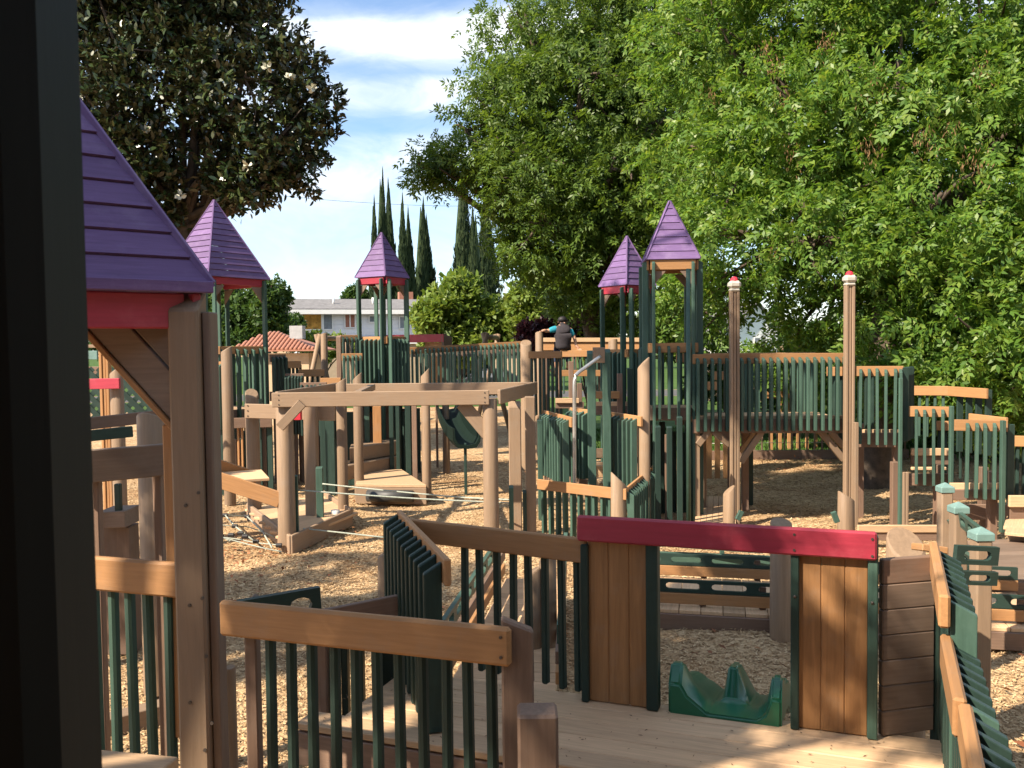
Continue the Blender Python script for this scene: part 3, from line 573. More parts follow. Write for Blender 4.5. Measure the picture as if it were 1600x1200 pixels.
# ================================================================== far buildings
def box_part(par, name, o, ux, uy, sx, sy, sz, mat, bev=0):
    o = Vector(o); a = [o, o + ux * sx, o + ux * sx + uy * sy, o + uy * sy]
    return prism(par, name, a, (0, 0, sz), mat, bev)
def window(par, o, ux, n, w, h, mat=None, bars=1):
    o = Vector(o); f = prism(par, 'window', [o + n * .02, o + ux * w + n * .02, o + ux * w + n * .02 + Vector((0, 0, h)), o + n * .02 + Vector((0, 0, h))], n * .03, mat or GLASS, 0)
    e = .07
    for (a, b_) in ((o, o + ux * w), (o + Vector((0, 0, h)), o + ux * w + Vector((0, 0, h)))): board(f, 'frame', a + n * .05, b_ + n * .05, e, .05, WTRIM, n, 0)
    for s in range(bars + 2):
        q = o + ux * (w * s / (bars + 1)); board(f, 'frame', q + n * .056, q + n * .056 + Vector((0, 0, h)), e, .05, WTRIM, n, 0)
psi = R_(17); ux = Vector((math.cos(psi), math.sin(psi), 0)); uy = Vector((-math.sin(psi), math.cos(psi), 0))
o = V(466, 545, 52); o.z = 0
h = T('white_house', 'white two storey house with a grey roof and a window coloured like an amber reflection', 'house', o)
Lw = 8.4; D = 5.0; ez = 4.95
box_part(h, 'wall', o, ux, uy, Lw, D, ez, WHITE)
gb = [o + uy * 0 + Vector((0, 0, ez)), o + uy * D + Vector((0, 0, ez)), o + uy * D / 2 + Vector((0, 0, ez + .5))]
prism(h, 'gable_wall', gb, ux * Lw, WHITE, 0)
for s in (0, 1):
    a0 = o - ux * .5 + uy * (D / 2) + Vector((0, 0, ez + .60)); e0 = o - ux * .5 + uy * (-.6 if s == 0 else D + .6) + Vector((0, 0, ez - .14))
    prism(h, 'roof_slope', [e0, e0 + ux * (Lw + 1.0), a0 + ux * (Lw + 1.0), a0], (0, 0, .14), SHING, 0)
    board(h, 'fascia_board', e0 + Vector((0, 0, -.05)), e0 + ux * (Lw + 1) + Vector((0, 0, -.05)), .26, .05, WTRIM, -uy if s == 0 else uy, 0)
    board(h, 'barge_board', e0 - ux * .03 + Vector((0, 0, .02)), a0 - ux * .03 + Vector((0, 0, .02)), .26, .05, WTRIM, -ux, 0)
for k in range(9):
    zz = 2.6 + k * .26; board(h, 'siding_board', o - uy * .012 + Vector((0, 0, zz)), o + ux * Lw - uy * .012 + Vector((0, 0, zz)), .25, .02, WHITE, -uy + Vector((0, 0, -.06)), 0)
for (s, z0, w, hh, m, bars) in ((.25, 3.72, 1.15, .95, AMBER, 0), (1.48, 3.72, .55, .95, GLASS, 0), (2.75, 3.82, .62, .82, BRICK, 1), (4.2, 4.15, .36, .4, GLASS, 0), (6.05, 3.75, .5, .75, GLASS, 0), (6.75, 3.75, .8, .75, GLASS, 1)):
    window(h, o + ux * s - uy * .03 + Vector((0, 0, z0)), ux, -uy, w, hh, m, bars)
for s in (1.0, 2.6): window(h, o + uy * (s + .8) - ux * .02 + Vector((0, 0, 3.6)), -uy, -ux, .8, 1.0, GLASS, 0)
lo_ = o + ux * 1.2 - uy * 1.6
prism(h, 'porch_roof', [lo_ + Vector((0, 0, 2.95)), lo_ + ux * 7.6 + Vector((0, 0, 2.95)), lo_ + ux * 7.6 + uy * 1.58 + Vector((0, 0, 3.2)), lo_ + uy * 1.58 + Vector((0, 0, 3.2))], (0, 0, .12), SHING, 0)
board(h, 'porch_fascia', lo_ - uy * .03 + Vector((0, 0, 2.93)), lo_ + ux * 7.6 - uy * .03 + Vector((0, 0, 2.93)), .22, .05, WTRIM, -uy, 0)
box_part(h, 'porch_wall', lo_ + ux * .2 + uy * .2, ux, uy, 7.2, 1.3, 2.9, STUCCO)
box_part(h, 'chimney', o + ux * 6.6 + uy * 3.0 + Vector((0, 0, ez)), ux, uy, .9, .6, 1.25, BRICK)
for s in (2.2, 4.6): tube(h, 'roof_vent', ([o + ux * s + uy * .9 + Vector((0, 0, ez + .3)), o + ux * s + uy * .9 + Vector((0, 0, ez + .75))], .07), WTRIM, 8)
# small building with a barrel tile roof
a0 = V(385, 545, 30); a0.z = 0; ux = Vector((.97, -.05, 0)).normalized(); uy = Vector((.05, .97, 0)).normalized()
h = T('tiled_pavilion', 'small beige building with a red barrel tile roof beside the big tower', 'building', a0)
box_part(h, 'wall', a0 + ux * .1, ux, uy, 2.05, 2.0, 2.45, STUCCO)
ev0 = a0 + ux * -.5 - uy * .3 + Vector((0, 0, 2.52)); ev1 = a0 + ux * 2.45 - uy * .3 + Vector((0, 0, 2.52)); rg0 = a0 + ux * .3 + uy * 1.2 + Vector((0, 0, 3.12)); rg1 = a0 + ux * .75 + uy * 1.2 + Vector((0, 0, 3.12))
prism(h, 'roof_deck', [ev0, ev1, rg1, rg0], (0, 0, .05), TILE, 0)
prism(h, 'roof_deck', [ev1, ev1 + uy * 2.9, rg1 + uy * .3, rg1], (0, 0, .05), TILE, 0)
nt_ = 20
for k in range(nt_):
    f = (k + .5) / nt_; p = ev0.lerp(ev1, f); x = (p - a0).dot(ux); up = (rg0 - ev0); slope = up - ux * up.dot(ux)
    # the hip line limits how high this row of tiles climbs
    ft = 1.0
    if x > .75: ft = max(.08, (2.45 - x) / (2.45 - .75))
    elif x < .3: ft = max(.08, (x + .5) / .8)
    nn = max(1, int(round(ft * 7)))
    for j in range(nn):
        q0 = p + slope * (ft * j / nn) + Vector((0, 0, .075)); q1 = p + slope * (ft * (j + 1.08) / nn) + Vector((0, 0, .06))
        tube(h, 'roof_tile', ([q0, q1], [.075, .062]), TILE, 6)
box_part(h, 'cooler_unit', a0 + ux * 1.35 + uy * .5 + Vector((0, 0, 2.95)), ux, uy, .45, .4, .45, plain('grey_metal', (.38, .39, .40), .6))
# white gable beyond the bridge
o = V(1148, 545, 62); o.z = 0; ux = Vector((.94, .34, 0)); uy = Vector((-.34, .94, 0))
h = T('white_gabled_house', 'bright white gabled house glimpsed between the masts behind the ash', 'house', o)
box_part(h, 'wall', o, ux, uy, 3.6, 4.5, 3.6, WTRIM)
prism(h, 'gable_wall', [o + Vector((0, 0, 3.6)), o + ux * 3.6 + Vector((0, 0, 3.6)), o + ux * 1.8 + Vector((0, 0, 5.4))], uy * 4.5, WTRIM, 0)
for s in (0, 1):
    e = o - uy * .3 + (ux * -.25 if s == 0 else ux * 3.85) + Vector((0, 0, 3.4)); r = o - uy * .3 + ux * 1.8 + Vector((0, 0, 5.5))
    prism(h, 'roof_slope', [e, r, r + uy * 5, e + uy * 5], (0, 0, .12), SHING, 0)
window(h, o + ux * 1.6 - uy * .02 + Vector((0, 0, 1.9)), ux, -uy, 1.0, 1.1, GLASS, 1)
# tan roofed house behind the yellow green tree
o = V(762, 545, 50); o.z = 0; ux = Vector((1, 0, 0)); uy = Vector((0, 1, 0))
h = T('brown_roof_house', 'low house with a plain brown roof behind the yellow green tree', 'house', o)
box_part(h, 'wall', o + uy * .5, ux, uy, 3.2, 4, 2.7, STUCCO)
prism(h, 'roof_slope', [o + Vector((-.3, 0, 2.7)), o + Vector((3.8, 0, 2.7)), o + Vector((2.6, 2.5, 3.9)), o + Vector((.6, 2.5, 3.9))], (0, 0, .12), plain('brown_roofing', (.22, .17, .13), .9), 0)
prism(h, 'roof_slope', [o + Vector((-.3, 5, 2.7)), o + Vector((3.8, 5, 2.7)), o + Vector((2.6, 2.52, 3.9)), o + Vector((.6, 2.52, 3.9))], (0, 0, .12), SHING, 0)
# old board fence far behind the bridge
a, b_ = XY(1085, 40), XY(1290, 38); d = (b_ - a).normalized(); t = T('board_fence', 'weathered grey board fence in front of the bright white house', 'fence', a)
for k in range(48):
    q = a + d * ((b_ - a).length * k / 47); zt = 2.02 + rnd.uniform(-.03, .03); post(t, 'fence_board', q, 0, zt, .115, .02, FENCEW, bev=0)
board(t, 'rail', a + Vector((0, .04, 1.7)), b_ + Vector((0, .04, 1.7)), .09, .04, FENCEW, bev=0)
# overhead wires
kind(tag(tube(None, 'power_line', (curve([V(380, 300, 60), V(560, 316, 60), V(760, 322, 60), V(1100, 312, 62)], 8), .012), RUBBER, 4), 'thin dark wire crossing the sky in front of the cypresses', 'wire'), 'thing')
kind(tag(tube(None, 'power_line', (curve([V(400, 462, 70), V(470, 468, 70), V(620, 470, 70)], 6), .014), RUBBER, 4), 'low pair of wires just above the white house roof', 'wire'), 'thing')

# parked car glimpsed through the far pickets
cx0 = V(700, 560, 46.5); o = Vector((cx0.x, 46.5, 0)); t = T('parked_car', 'dark parked car on the street, glimpsed through the long far fence', 'car', o)
CARP = plain('dark_car_paint', (.018, .020, .026), .25, var=.05, spec=.6)
prof = [(0, .35), (.05, .75), (.9, .92), (1.45, 1.38), (2.9, 1.42), (3.7, .98), (4.35, .88), (4.45, .40)]
prism(t, 'body', [o + Vector((x, 0, z)) for x, z in prof], (0, 1.7, 0), CARP, .04)
prism(t, 'side_window', [o + Vector((x, -.012, z)) for x, z in ((1.18, .95), (1.55, 1.30), (2.15, 1.32), (2.15, .96))], (0, .02, 0), GLASS, 0); prism(t, 'side_window', [o + Vector((x, -.012, z)) for x, z in ((2.23, .96), (2.23, 1.32), (2.85, 1.33), (3.35, .98))], (0, .02, 0), GLASS, 0)
for x in (.85, 3.6):
    for y in (-.03, 1.55): w_ = tube(t, 'wheel', ([o + Vector((x, y, .32)), o + Vector((x, y + .2, .32))], .32), RUBBER, 16, False); tube(w_, 'rim', ([o + Vector((x, y - .012, .32)), o + Vector((x, y + .01, .32))], .19), STEEL, 12, False)

# ================================================================== playground, far to near
Zv = Vector((0, 0, 1))
def deck(par, pts_a, pts_b, n, z, mat=DECK, t=.035, gap=.006, name='deck_plank'):
    """planks from edge a (two points) to edge b, laid side by side"""
    a0, a1 = [Vector((p[0], p[1], z)) for p in pts_a]; b0, b1 = [Vector((p[0], p[1], z)) for p in pts_b]
    for k in range(n):
        f0, f1 = k / n, (k + 1) / n; e = gap / max(.2, (a1 - a0).length) * .5
        q = [a0.lerp(a1, f0 + e), a0.lerp(a1, f1 - e), b0.lerp(b1, f1 - e), b0.lerp(b1, f0 + e)]
        X = (q[3] - q[0]); c0 = (q[0] + q[1]) / 2; c1 = (q[3] + q[2]) / 2; w = ((q[1] - q[0]).length + (q[2] - q[3]).length) / 2
        board(par, name, c0 - Zv * (t / 2), c1 - Zv * (t / 2 + rnd.uniform(0, .002)), w, t, mat, Zv, .004)
def tower(name, label, px, Y, r, phi, eave_py, H, bd, deckz, railz, fasc=RED, fh=.13, skirt=True, pickets=5, legs_z=0.0, open_sides=(), pmat=GREEN, cx=None, railmat=RAIL, low=6):
    c = XY(px, Y, 450) if cx is None else cx
    t = T(name, label, 'play tower', (c.x, c.y, 0), 'purple roofed play towers')
    z = V(px, eave_py, Y).z
    cs, ap = pyramid_roof(t, c, r, phi, z, H, bd)
    ins = .90
    pc = [Vector((c.x + (q.x - c.x) * ins, c.y + (q.y - c.y) * ins, 0)) for q in cs]
    for i in range(4):
        a, b = pc[i], pc[(i + 1) % 4]; d = (b - a).normalized(); n = Vector((d.y, -d.x, 0))
        if n.dot(a - Vector((c.x, c.y, 0))) < 0: n = -n
        board(t, 'fascia', Vector((a.x, a.y, z - fh / 2 - .015)) + d * .02 + n * .012, Vector((b.x, b.y, z - fh / 2 - .015)) - d * .02 + n * .012, fh, .03, fasc, n, .004)
        for q, s in ((a, .05), (b, -.05)):
            p = q + d * s * 1.2 + n * .05; post(t, 'post', p, legs_z, z - .03 + rnd.uniform(-.02, .02), .040, .089, pmat, n, .03)
        # corner gussets
        g0 = Vector((a.x, a.y, z - fh - .03)) + d * .06; g1 = Vector((b.x, b.y, z - fh - .03)) - d * .06; gl = min(.26, (g1 - g0).length * .33)
        for g, sd in ((g0, 1), (g1, -1)): prism(t, 'gusset', [g - n * .012, g + d * sd * gl - n * .012, g - Zv * gl * 1.15 - n * .012], n * .022, GREY, .003)
        if i in open_sides: continue
        board(t, 'guard_rail', Vector((a.x, a.y, railz - .07)), Vector((b.x, b.y, railz - .07)), .14, .038, railmat, n, .005)
        Ls = (b - a).length
        for k in range(pickets):
            q = a + d * (Ls * (k + 1) / (pickets + 1)) + n * .068
            post(t, 'picket', q, deckz - .16 + rnd.uniform(-.02, .02), railz - .04, .038, .089, pmat, n, .04)
        board(t, 'deck_edge', Vector((a.x, a.y, deckz - .09)), Vector((b.x, b.y, deckz - .09)), .18, .038, BROWN, n, .005)
        if skirt:
            for k in range(low):
                q = a + d * (Ls * (k + .5) / low) + n * .03; post(t, 'skirt_board', q, 0, deckz - .2 - rnd.uniform(0, .25), rnd.choice([.045, .09]), .038, DGREEN if rnd.random() < .75 else BROWN, n)
    deck(t, (pc[0], pc[1]), (pc[3], pc[2]), 8, deckz)
    return t, c, pc
def P2(px, Y, py=560): return XY(px, Y, py)

# ---- far tower row
tA, cA, pA = tower('roofed_tower', 'large purple roofed tower on the left, next to the huge shadowed roof', 338, 16.5, .968, 10.8, 436, 1.46, .123, 1.5, 2.66, pickets=6, low=8)
tB, cB, pB = tower('roofed_tower', 'small purple roofed tower in front of the cypresses and white house', 597.5, 17.5, .53, 15, 434, .88, .123, 1.75, 2.82, pickets=5, low=5)
tD, cD, pD = tower('roofed_tower', 'purple roofed tower partly hidden behind the tallest tower, with a red fascia', 980, 16, .51, -9, 447, .89, .123, 1.45, 2.52, pickets=4, low=5)
tC, cC, pC = tower('roofed_tower', 'tallest purple roofed tower with an orange board under its roof, beside the bridge', 1047, 13.0, .535, -48.5, 408, .87, .123, 1.68, 2.62, fasc=RAIL, fh=.14, pickets=4, low=4)

# ---- stepped dark fences between the two far towers
fence('picket_fence', 'dark picket fence right of the big tower, under the tiled roof', 'fence', P2(421, 16.3), P2(446, 16.6), 2.50, 4, 'cam', 1.3, None, mat=DGREEN, rmat=BROWN)
for (x0, x1, y, zt, lab) in ((443, 470, 17.3, 2.36, 'highest of the three stepped orange rails between the far towers'), (466, 506, 17.0, 2.20, 'middle stepped orange rail between the far towers'), (500, 532, 16.7, 2.04, 'lowest stepped orange rail, beside the small far tower')):
    fence('picket_fence', lab, 'fence', P2(x0, y), P2(x1, y), zt, 5, 'far', 1.1, None, mat=DGREEN)
    fence('picket_fence', 'near dark fence in front of the ' + lab.replace(' between the far towers', '').replace(', beside the small far tower', ''), 'fence', P2(x0 + 2, y - .9), P2(x1 + 4, y - .9), zt - .22, 6, 'cam', 1.0, None, mat=DGREEN, rmat=BROWN)
tag(log(None, 'log_post', P2(507, 18.5), 0, ZZ(521, 507, 18.5), .075, slope=(.2, 0)), 'tall thin log post standing between the stepped rails and the small far tower', 'post')
# far left part of the small tower platform
fence('picket_fence', 'tall picket fence joined to the left side of the small far tower', 'fence', P2(532, 17.2), P2(566, 17.4), 2.86, 5, 'cam', 1.7, None, mat=DGREEN)
fence('picket_fence', 'lower orange railed picket fence left of the small far tower', 'fence', P2(534, 16.7), P2(566, 16.8), 2.50, 5, 'cam', 1.5)
tag(post(None, 'fence_post', P2(530, 17.0), 0, ZZ(524, 530, 17), .09, .09, BROWN, cham=.03), 'brown square post at the left end of the small far tower fence', 'post')
# long walkway fence from the small tower to the log
w0, w1 = P2(640, 18.2), P2(818, 18.8)
t = fence('picket_fence', 'long picket fence running from the small far tower to the tall log post', 'fence', w0, w1, ZZ(543, 640, 18.2), 27, 'cam', 1.55, None, slope=(ZZ(533, 818, 18.8) - ZZ(543, 640, 18.2)) / (w1 - w0).length)
board(t, 'deck_edge', (w0.x, w0.y, 1.72), (w1.x, w1.y, 1.72), .19, .05, BROWN)
tag(log(None, 'log_post', P2(822, 18.4), 0, ZZ(535, 822, 18.4), .125, slope=(0, .5)), 'thick log post at the right end of the long far fence', 'post')
fence('picket_fence', 'picket fence on the far side of the long walkway', 'fence', P2(640, 20.2), P2(815, 20.6), 2.52, 22, 'cam', 1.5, None, mat=DGREEN, rmat=BROWN)

# ---- red beamed playhouse far behind, swing frames
a, b = P2(604, 27), P2(694, 26.4); t = T('playhouse_front', 'far playhouse front with a dark red beam and brown boards', 'playhouse', a)
board(t, 'header_beam', (a.x, a.y, 2.87), (b.x, b.y, 2.87), .24, .06, RED)
d = (b - a).normalized()
for k in range(4): post(t, 'wall_board', b - d * (.10 + .15 * k) + Vector((0, .06, 0)), 1.2, 2.74, .14, .03, PANEL, bev=.003)
post(t, 'post', b - d * .03 + Vector((0, .02, 0)), 0, 2.95, .09, .09, GREY); post(t, 'post', a + d * .3 + Vector((0, .07, 0)), 0, 2.8, .09, .09, GREY)
prism(t, 'side_panel', [Vector((b.x, b.y, 1.2)), Vector((b.x + .22, b.y + .4, 1.2)), Vector((b.x + .22, b.y + .4, 2.9)), Vector((b.x, b.y, 3.0))], (0, .04, 0), BROWN)
def aframe(px, py, Y, label, w=.75):
    ap = V(px, py, Y); t = T('swing_frame', label, 'swing frame', (ap.x, ap.y, 0), 'log swing frames behind the playground')
    for s in (-1, 1): tube(t, 'leg', ([(ap.x + s * w, ap.y + s * .3, -.1), (ap.x - s * .06, ap.y, ap.z)], .075), LOG, 8)
    tube(t, 'cross_beam', ([(ap.x, ap.y, ap.z - .12), (ap.x + .3, ap.y + 3.2, ap.z - .12)], .08), LOG, 8)
    for s in (-1, 1): tube(t, 'leg', ([(ap.x + .3 + s * w, ap.y + 3.2 + s * .3, -.1), (ap.x + .3 - s * .06, ap.y + 3.2, ap.z)], .075), LOG, 8)
aframe(758, 520, 26, 'log swing frame rising behind the middle of the long far fence')
aframe(497, 522, 27, 'log swing frame behind the stepped rails at the left', .6)
# tan back wall behind the person and its neighbours
t = T('back_rail_wall', 'broad tan and brown board rail behind the seated person', 'rail', P2(842, 21.2))
a, b = P2(842, 21.2), P2(1000, 20.9)
board(t, 'cap_board', (a.x, a.y, ZZ(531, 842, 21.2)), (b.x, b.y, ZZ(531, 1000, 20.9)), .10, .05, DECK); board(t, 'back_board', (a.x, a.y + .04, ZZ(541, 842, 21.2)), (b.x, b.y + .04, ZZ(541, 1000, 20.9)), .20, .04, RAIL)
for k in range(7): q = a.lerp(b, (k + .5) / 7); post(t, 'post', q + Vector((0, .1, 0)), 0, 2.55, .09, .09, BROWN)
tag(log(None, 'log_post', P2(843, 20.0), 0, ZZ(519, 843, 20), .095, slope=(.1, -.2)), 'log post the seated person rests a hand on', 'post')
sa, sb = P2(876, 20.0), P2(1000, 19.8)
t = fence('picket_fence', 'orange railed fence the person is sitting on', 'fence', sa, sb, ZZ(547.5, 880, 20), 14, 'far', 1.5, None, railh=.15)
board(t, 'mid_rail', (sa.x, sa.y - .3, ZZ(583, 880, 19.7)), (sa.x + .9, sa.y - .3, ZZ(583, 940, 19.7)), .14, .04, RAIL)
fence('picket_fence', 'dark picket fence between the thick log post and the seated person', 'fence', P2(826, 17.6), P2(878, 17.4), ZZ(549, 830, 17.6), 8, 'far', 1.2, None, mat=DGREEN, rmat=RAIL)
tag(log(None, 'log_post', P2(958, 17.0), 0, ZZ(532, 958, 17), .095, slope=(.2, -.3)), 'log post in front of the half hidden purple tower', 'post')
# clutter of the spiral stair between the person and the tallest tower: beams and treads
t = T('stair_tower', 'stepped treads and beams climbing between the two tall green posts', 'stairs', P2(940, 14.5))
for (x0, x1, y, Y, m, w) in ((868, 905, 626, 16, DECK, .09), (868, 912, 633, 16.05, BROWN, .12), (926, 968, 617, 15.2, RAIL, .13), (930, 975, 708, 14.6, TAN, .16), (928, 995, 631, 15.6, DECK, .08), (930, 1000, 641, 15.6, BROWN, .16), (925, 960, 738, 13.6, DECK, .22), (985, 1000, 690, 14.4, DECK, .5)):
    a, b = V(x0, y, Y), V(x1, y, Y); board(t, 'tread', a, b, w, .04, m)
for k, (px, Y) in enumerate(((905, 16.3), (950, 15.9), (968, 15.4), (984, 15.0), (892, 16.6))): post(t, 'support_post', P2(px, Y), 0, 1.9 + .1 * k, .09, .09, [BROWN, DGREEN][k % 2])
deck(t, (P2(925, 14.3), P2(1000, 13.9)), (P2(935, 13.0), P2(1000, 13.0)), 7, .55, DECK)
for k in range(4): q = P2(915 + 24 * k, 14.9 - .1 * k); post(t, 'riser_board', q, .1, .62, .2, .03, TAN)

# ---- curved light-edged picket walls before the tall posts
fence('picket_fence', 'sunlit green picket wall with a sloping top, left of the steel handrail', 'fence', P2(851, 13.6, 640), P2(893, 12.2, 650), 1.60, 10, 'cam', .62, None, low=.62, ext=(0, .03))
fence('picket_fence', 'short sunlit picket wall right behind the steel handrail', 'fence', P2(892, 13.0, 640), P2(922, 12.5, 645), 1.68, 6, 'cam', .68, None, low=.66)
fence('picket_fence', 'sunlit picket wall left of the tall slanted log', 'fence', P2(954, 12.9, 650), P2(1000, 12.0, 660), 1.62, 7, 'cam', .3, None, ext=(0, .05))
for (px, y0, lab) in ((924.5, 547, 'left of two tall dark green posts behind the steel handrail'), (948, 545, 'right of two tall dark green posts, beside the tan plate')):
    tag(post(None, 'tall_post', P2(px, 12.4, 650), 0, ZZ(y0, px, 12.4), .115, .09, GREEN, cham=.05), lab, 'post')
tag(board(None, 'tan_plate', V(935.5, 567, 12.36), V(935.5, 543, 12.36), .17, .04, TAN), 'tan plate fixed between the tops of the two tall green posts', 'plate')
hp = [V(938, 557, 12.25), V(915, 574, 12.1), V(903, 583, 12.0), V(898, 594, 11.95), V(897.5, 640, 11.95), V(898, 775, 11.95)]
tag(tube(None, 'handrail', (curve(hp, 5), .027), STEEL, 8), 'bent steel handrail pipe running down in front of the green pickets', 'handrail')
tag(log(None, 'log_post', P2(1006, 12.1, 640), 0, ZZ(566, 1006, 12.1), .088, slope=(.9, 0)), 'tall sunlit log post with a slanted top left of the tallest tower', 'post')
for (px, y0, Y, lab) in ((844, 655, 12.9, 'slim green post at the left edge of the sunlit picket wall'), (896, 642, 12.6, 'slim green post just left of the steel handrail'), (1028, 665, 11.9, 'left slim dark board under the tallest tower'), (1046, 665, 11.8, 'middle slim dark board under the tallest tower'), (1062, 650, 11.7, 'right slim dark board under the tallest tower')):
    tag(post(None, 'slim_post', P2(px, Y, 700), 0, ZZ(y0, px, Y), .075, .04, DGREEN if 'dark' in lab else GREEN, cham=.02), lab, 'post')
tag(tube(None, 'fire_pole', ([V(1075.5, 420, 11.9), V(1076, 835, 11.9)], .032), GREEN, 8), 'thin green pole running down the front right corner of the tallest tower', 'pole')

# ---- low fence before them, its log and the fence going back from it
f0, f1 = P2(840, 12.0, 750), P2(956, 11.2, 760)
fence('picket_fence', 'low orange railed fence behind the red beam, left of the slanted log', 'fence', f0, f1, .77, 10, 'far', .02, .66)
tag(log(None, 'log_post', P2(967, 11.0, 780), 0, ZZ(748, 967, 11), .105, slope=(-.9, 0)), 'stout log with a slanted top just above the left end of the red beam', 'post')
fence('picket_fence', 'low fence with many close pickets going back from the stout log', 'fence', P2(976, 10.9, 770), P2(1021, 13.0, 735), .80, 17, 'cam', .02, None, mat=GREEN)

# ---- bridge
br0, br1 = P2(1082, 12.55), P2(1322, 12.45)
t = T('play_bridge', 'raised picket sided bridge between the tallest tower and the steps, carried by two masts', 'bridge', br0)
zr = 2.455; dz = 1.50
for (k, oy) in ((0, 0), (1, 1.25)):
    A = br0 + Vector((0, oy, 0)); Bq = br1 + Vector((0, oy, 0)); m = RAIL
    board(t, 'top_rail', (A.x, A.y, zr - .07), (Bq.x, Bq.y, zr - .075), .14, .038, m)
    board(t, 'deck_edge', (A.x, A.y + (.0 if k == 0 else .1), dz - .08), (Bq.x, Bq.y + (.0 if k == 0 else .1), dz - .09), .20, .045, BROWN)
    n = 21
    for i in range(n):
        q = A.lerp(Bq, (i + .6) / n); post(t, 'picket', q + Vector((0, -.066 if k == 0 else .066, 0)), dz - .15, zr - .055, .04, .089, GREEN, (0, -1, 0) if k == 0 else (0, 1, 0), .04)
deck(t, (br0 + Vector((0, .03, 0)), br0 + Vector((0, 1.22, 0))), (br1 + Vector((0, .03, 0)), br1 + Vector((0, 1.22, 0))), 9, dz + .02)
board(t, 'sun_lit_curb', (br0.x, br0.y + .06, dz + .04), (br1.x, br1.y + .06, dz + .03), .05, .09, DECK)
for (x0, y0, x1, y1, oy) in ((1157, 722, 1190, 674, .05), (1318, 718, 1282, 674, .05), (1140, 695, 1112, 672, .05), (1090, 695, 1108, 672, .05), (1157, 706, 1180, 676, .7), (1320, 700, 1298, 676, .7)):
    a, b = V(x0, y0, 12.5 + oy), V(x1, y1, 12.5 + oy); board(t, 'knee_brace', a, b, .09, .07, TAN, (0, -1, 0))
def mast(px, pyt, Y, label, strips=3):
    c = P2(px, Y, 620); z = ZZ(pyt, px, Y); t = T('mast_post', label, 'mast', c, 'tall masts with a grey cap and red knob')
    for i in range(strips):
        o = (i - (strips - 1) / 2) * .045; post(t, 'strip', c + Vector((o, .012 * (i % 2), 0)), 0, z - .2, .040, .10, RAIL if 'left edge' in label else TAN, bev=.007)
    post(t, 'cap_neck', c, z - .215, z - .165, .14, .13, STONE, bev=.02); post(t, 'cap', c, z - .17, z - .06, .17, .16, STONE, bev=.035)
    bm = bmesh.new(); bmesh.ops.create_uvsphere(bm, u_segments=10, v_segments=6, radius=.055)
    put(bpy.data.objects.new('knob', finish(bm, 'knob', REDCAP)), t, Matrix.Translation((c.x, c.y, z - .055))); return t
mast(1147.5, 432, 12.3, 'left of two tall tan masts on the bridge, grey cap and red knob')
mast(1326.5, 423, 12.2, 'right of two tall tan masts on the bridge, grey cap and red knob')
tag(log(None, 'log_post', P2(1139, 11.6, 790), 0, ZZ(765, 1139, 11.6), .082, slope=(.8, 0)), 'short log with a slanted top at the foot of the left mast', 'post')
tag(log(None, 'log_post', P2(1322, 11.4, 790), 0, ZZ(774, 1322, 11.4), .112, slope=(-.6, 0)), 'short thick log with a slanted top at the foot of the right mast', 'post')
for (px, Y, z, w, m, lab) in ((1164, 13.5, 1.4, .10, BROWN, 'brown post behind the left mast, under the bridge'), (1100, 13.3, 1.4, .06, TAN, 'thin sunlit tan post under the left end of the bridge'), (1088, 12.6, 1.4, .09, TAN, 'square tan post under the right corner of the tallest tower'), (1343, 12.9, 1.4, .10, BROWN, 'brown post behind the right mast'), (1337, 12.0, 1.5, .05, TAN, 'thin tan post right of the right mast'), (1400, 12.2, 1.3, .09, BROWN, 'brown post under the middle landing'), (1172, 13.9, 1.4, .08, DGREEN, 'dark post behind the left mast, second one back')):
    tag(post(None, 'support_post', P2(px, Y, 720), 0, z, w, .09, m), lab, 'post')
# crawl panel with an arch under the left of the bridge
c0, c1 = P2(1092, 14.6, 720), P2(1145, 14.6, 720); pts = [c0.to_3d(), ]
arch = [Vector((c0.x, c0.y, 0)), Vector((c0.x, c0.y, 1.45)), Vector((c1.x, c1.y, 1.45)), Vector((c1.x, c1.y, 0))]
w = (c1 - c0).length
inner = [Vector((c1.x - .08, c1.y, 0))] + [Vector(((c0.x + c1.x) / 2 + math.cos(R_(a)) * (w / 2 - .08), c0.y, .95 + math.sin(R_(a)) * .16)) for a in range(0, 181, 30)] + [Vector((c0.x + .08, c0.y, 0))]
tag(prism(None, 'arch_panel', arch + inner, (0, .04, 0), BROWN, 0), 'brown panel with an arched crawl opening under the bridge', 'panel')
for k in range(3): tag(post(None, 'tunnel_board', P2(1108 + 13 * k, 16.2, 720), .1, 1.3, .1, .03, RAIL), ['left', 'middle', 'right'][k] + ' upright board seen through the arched crawl opening', 'board')
tt = T('crawl_deck', 'low plank floor in front of the arched crawl opening', 'deck', P2(1085, 12)); deck(tt, (P2(1085, 12.0, 810), P2(1150, 12.0, 810)), (P2(1090, 14.2, 790), P2(1148, 14.2, 790)), 7, .12, DECK)

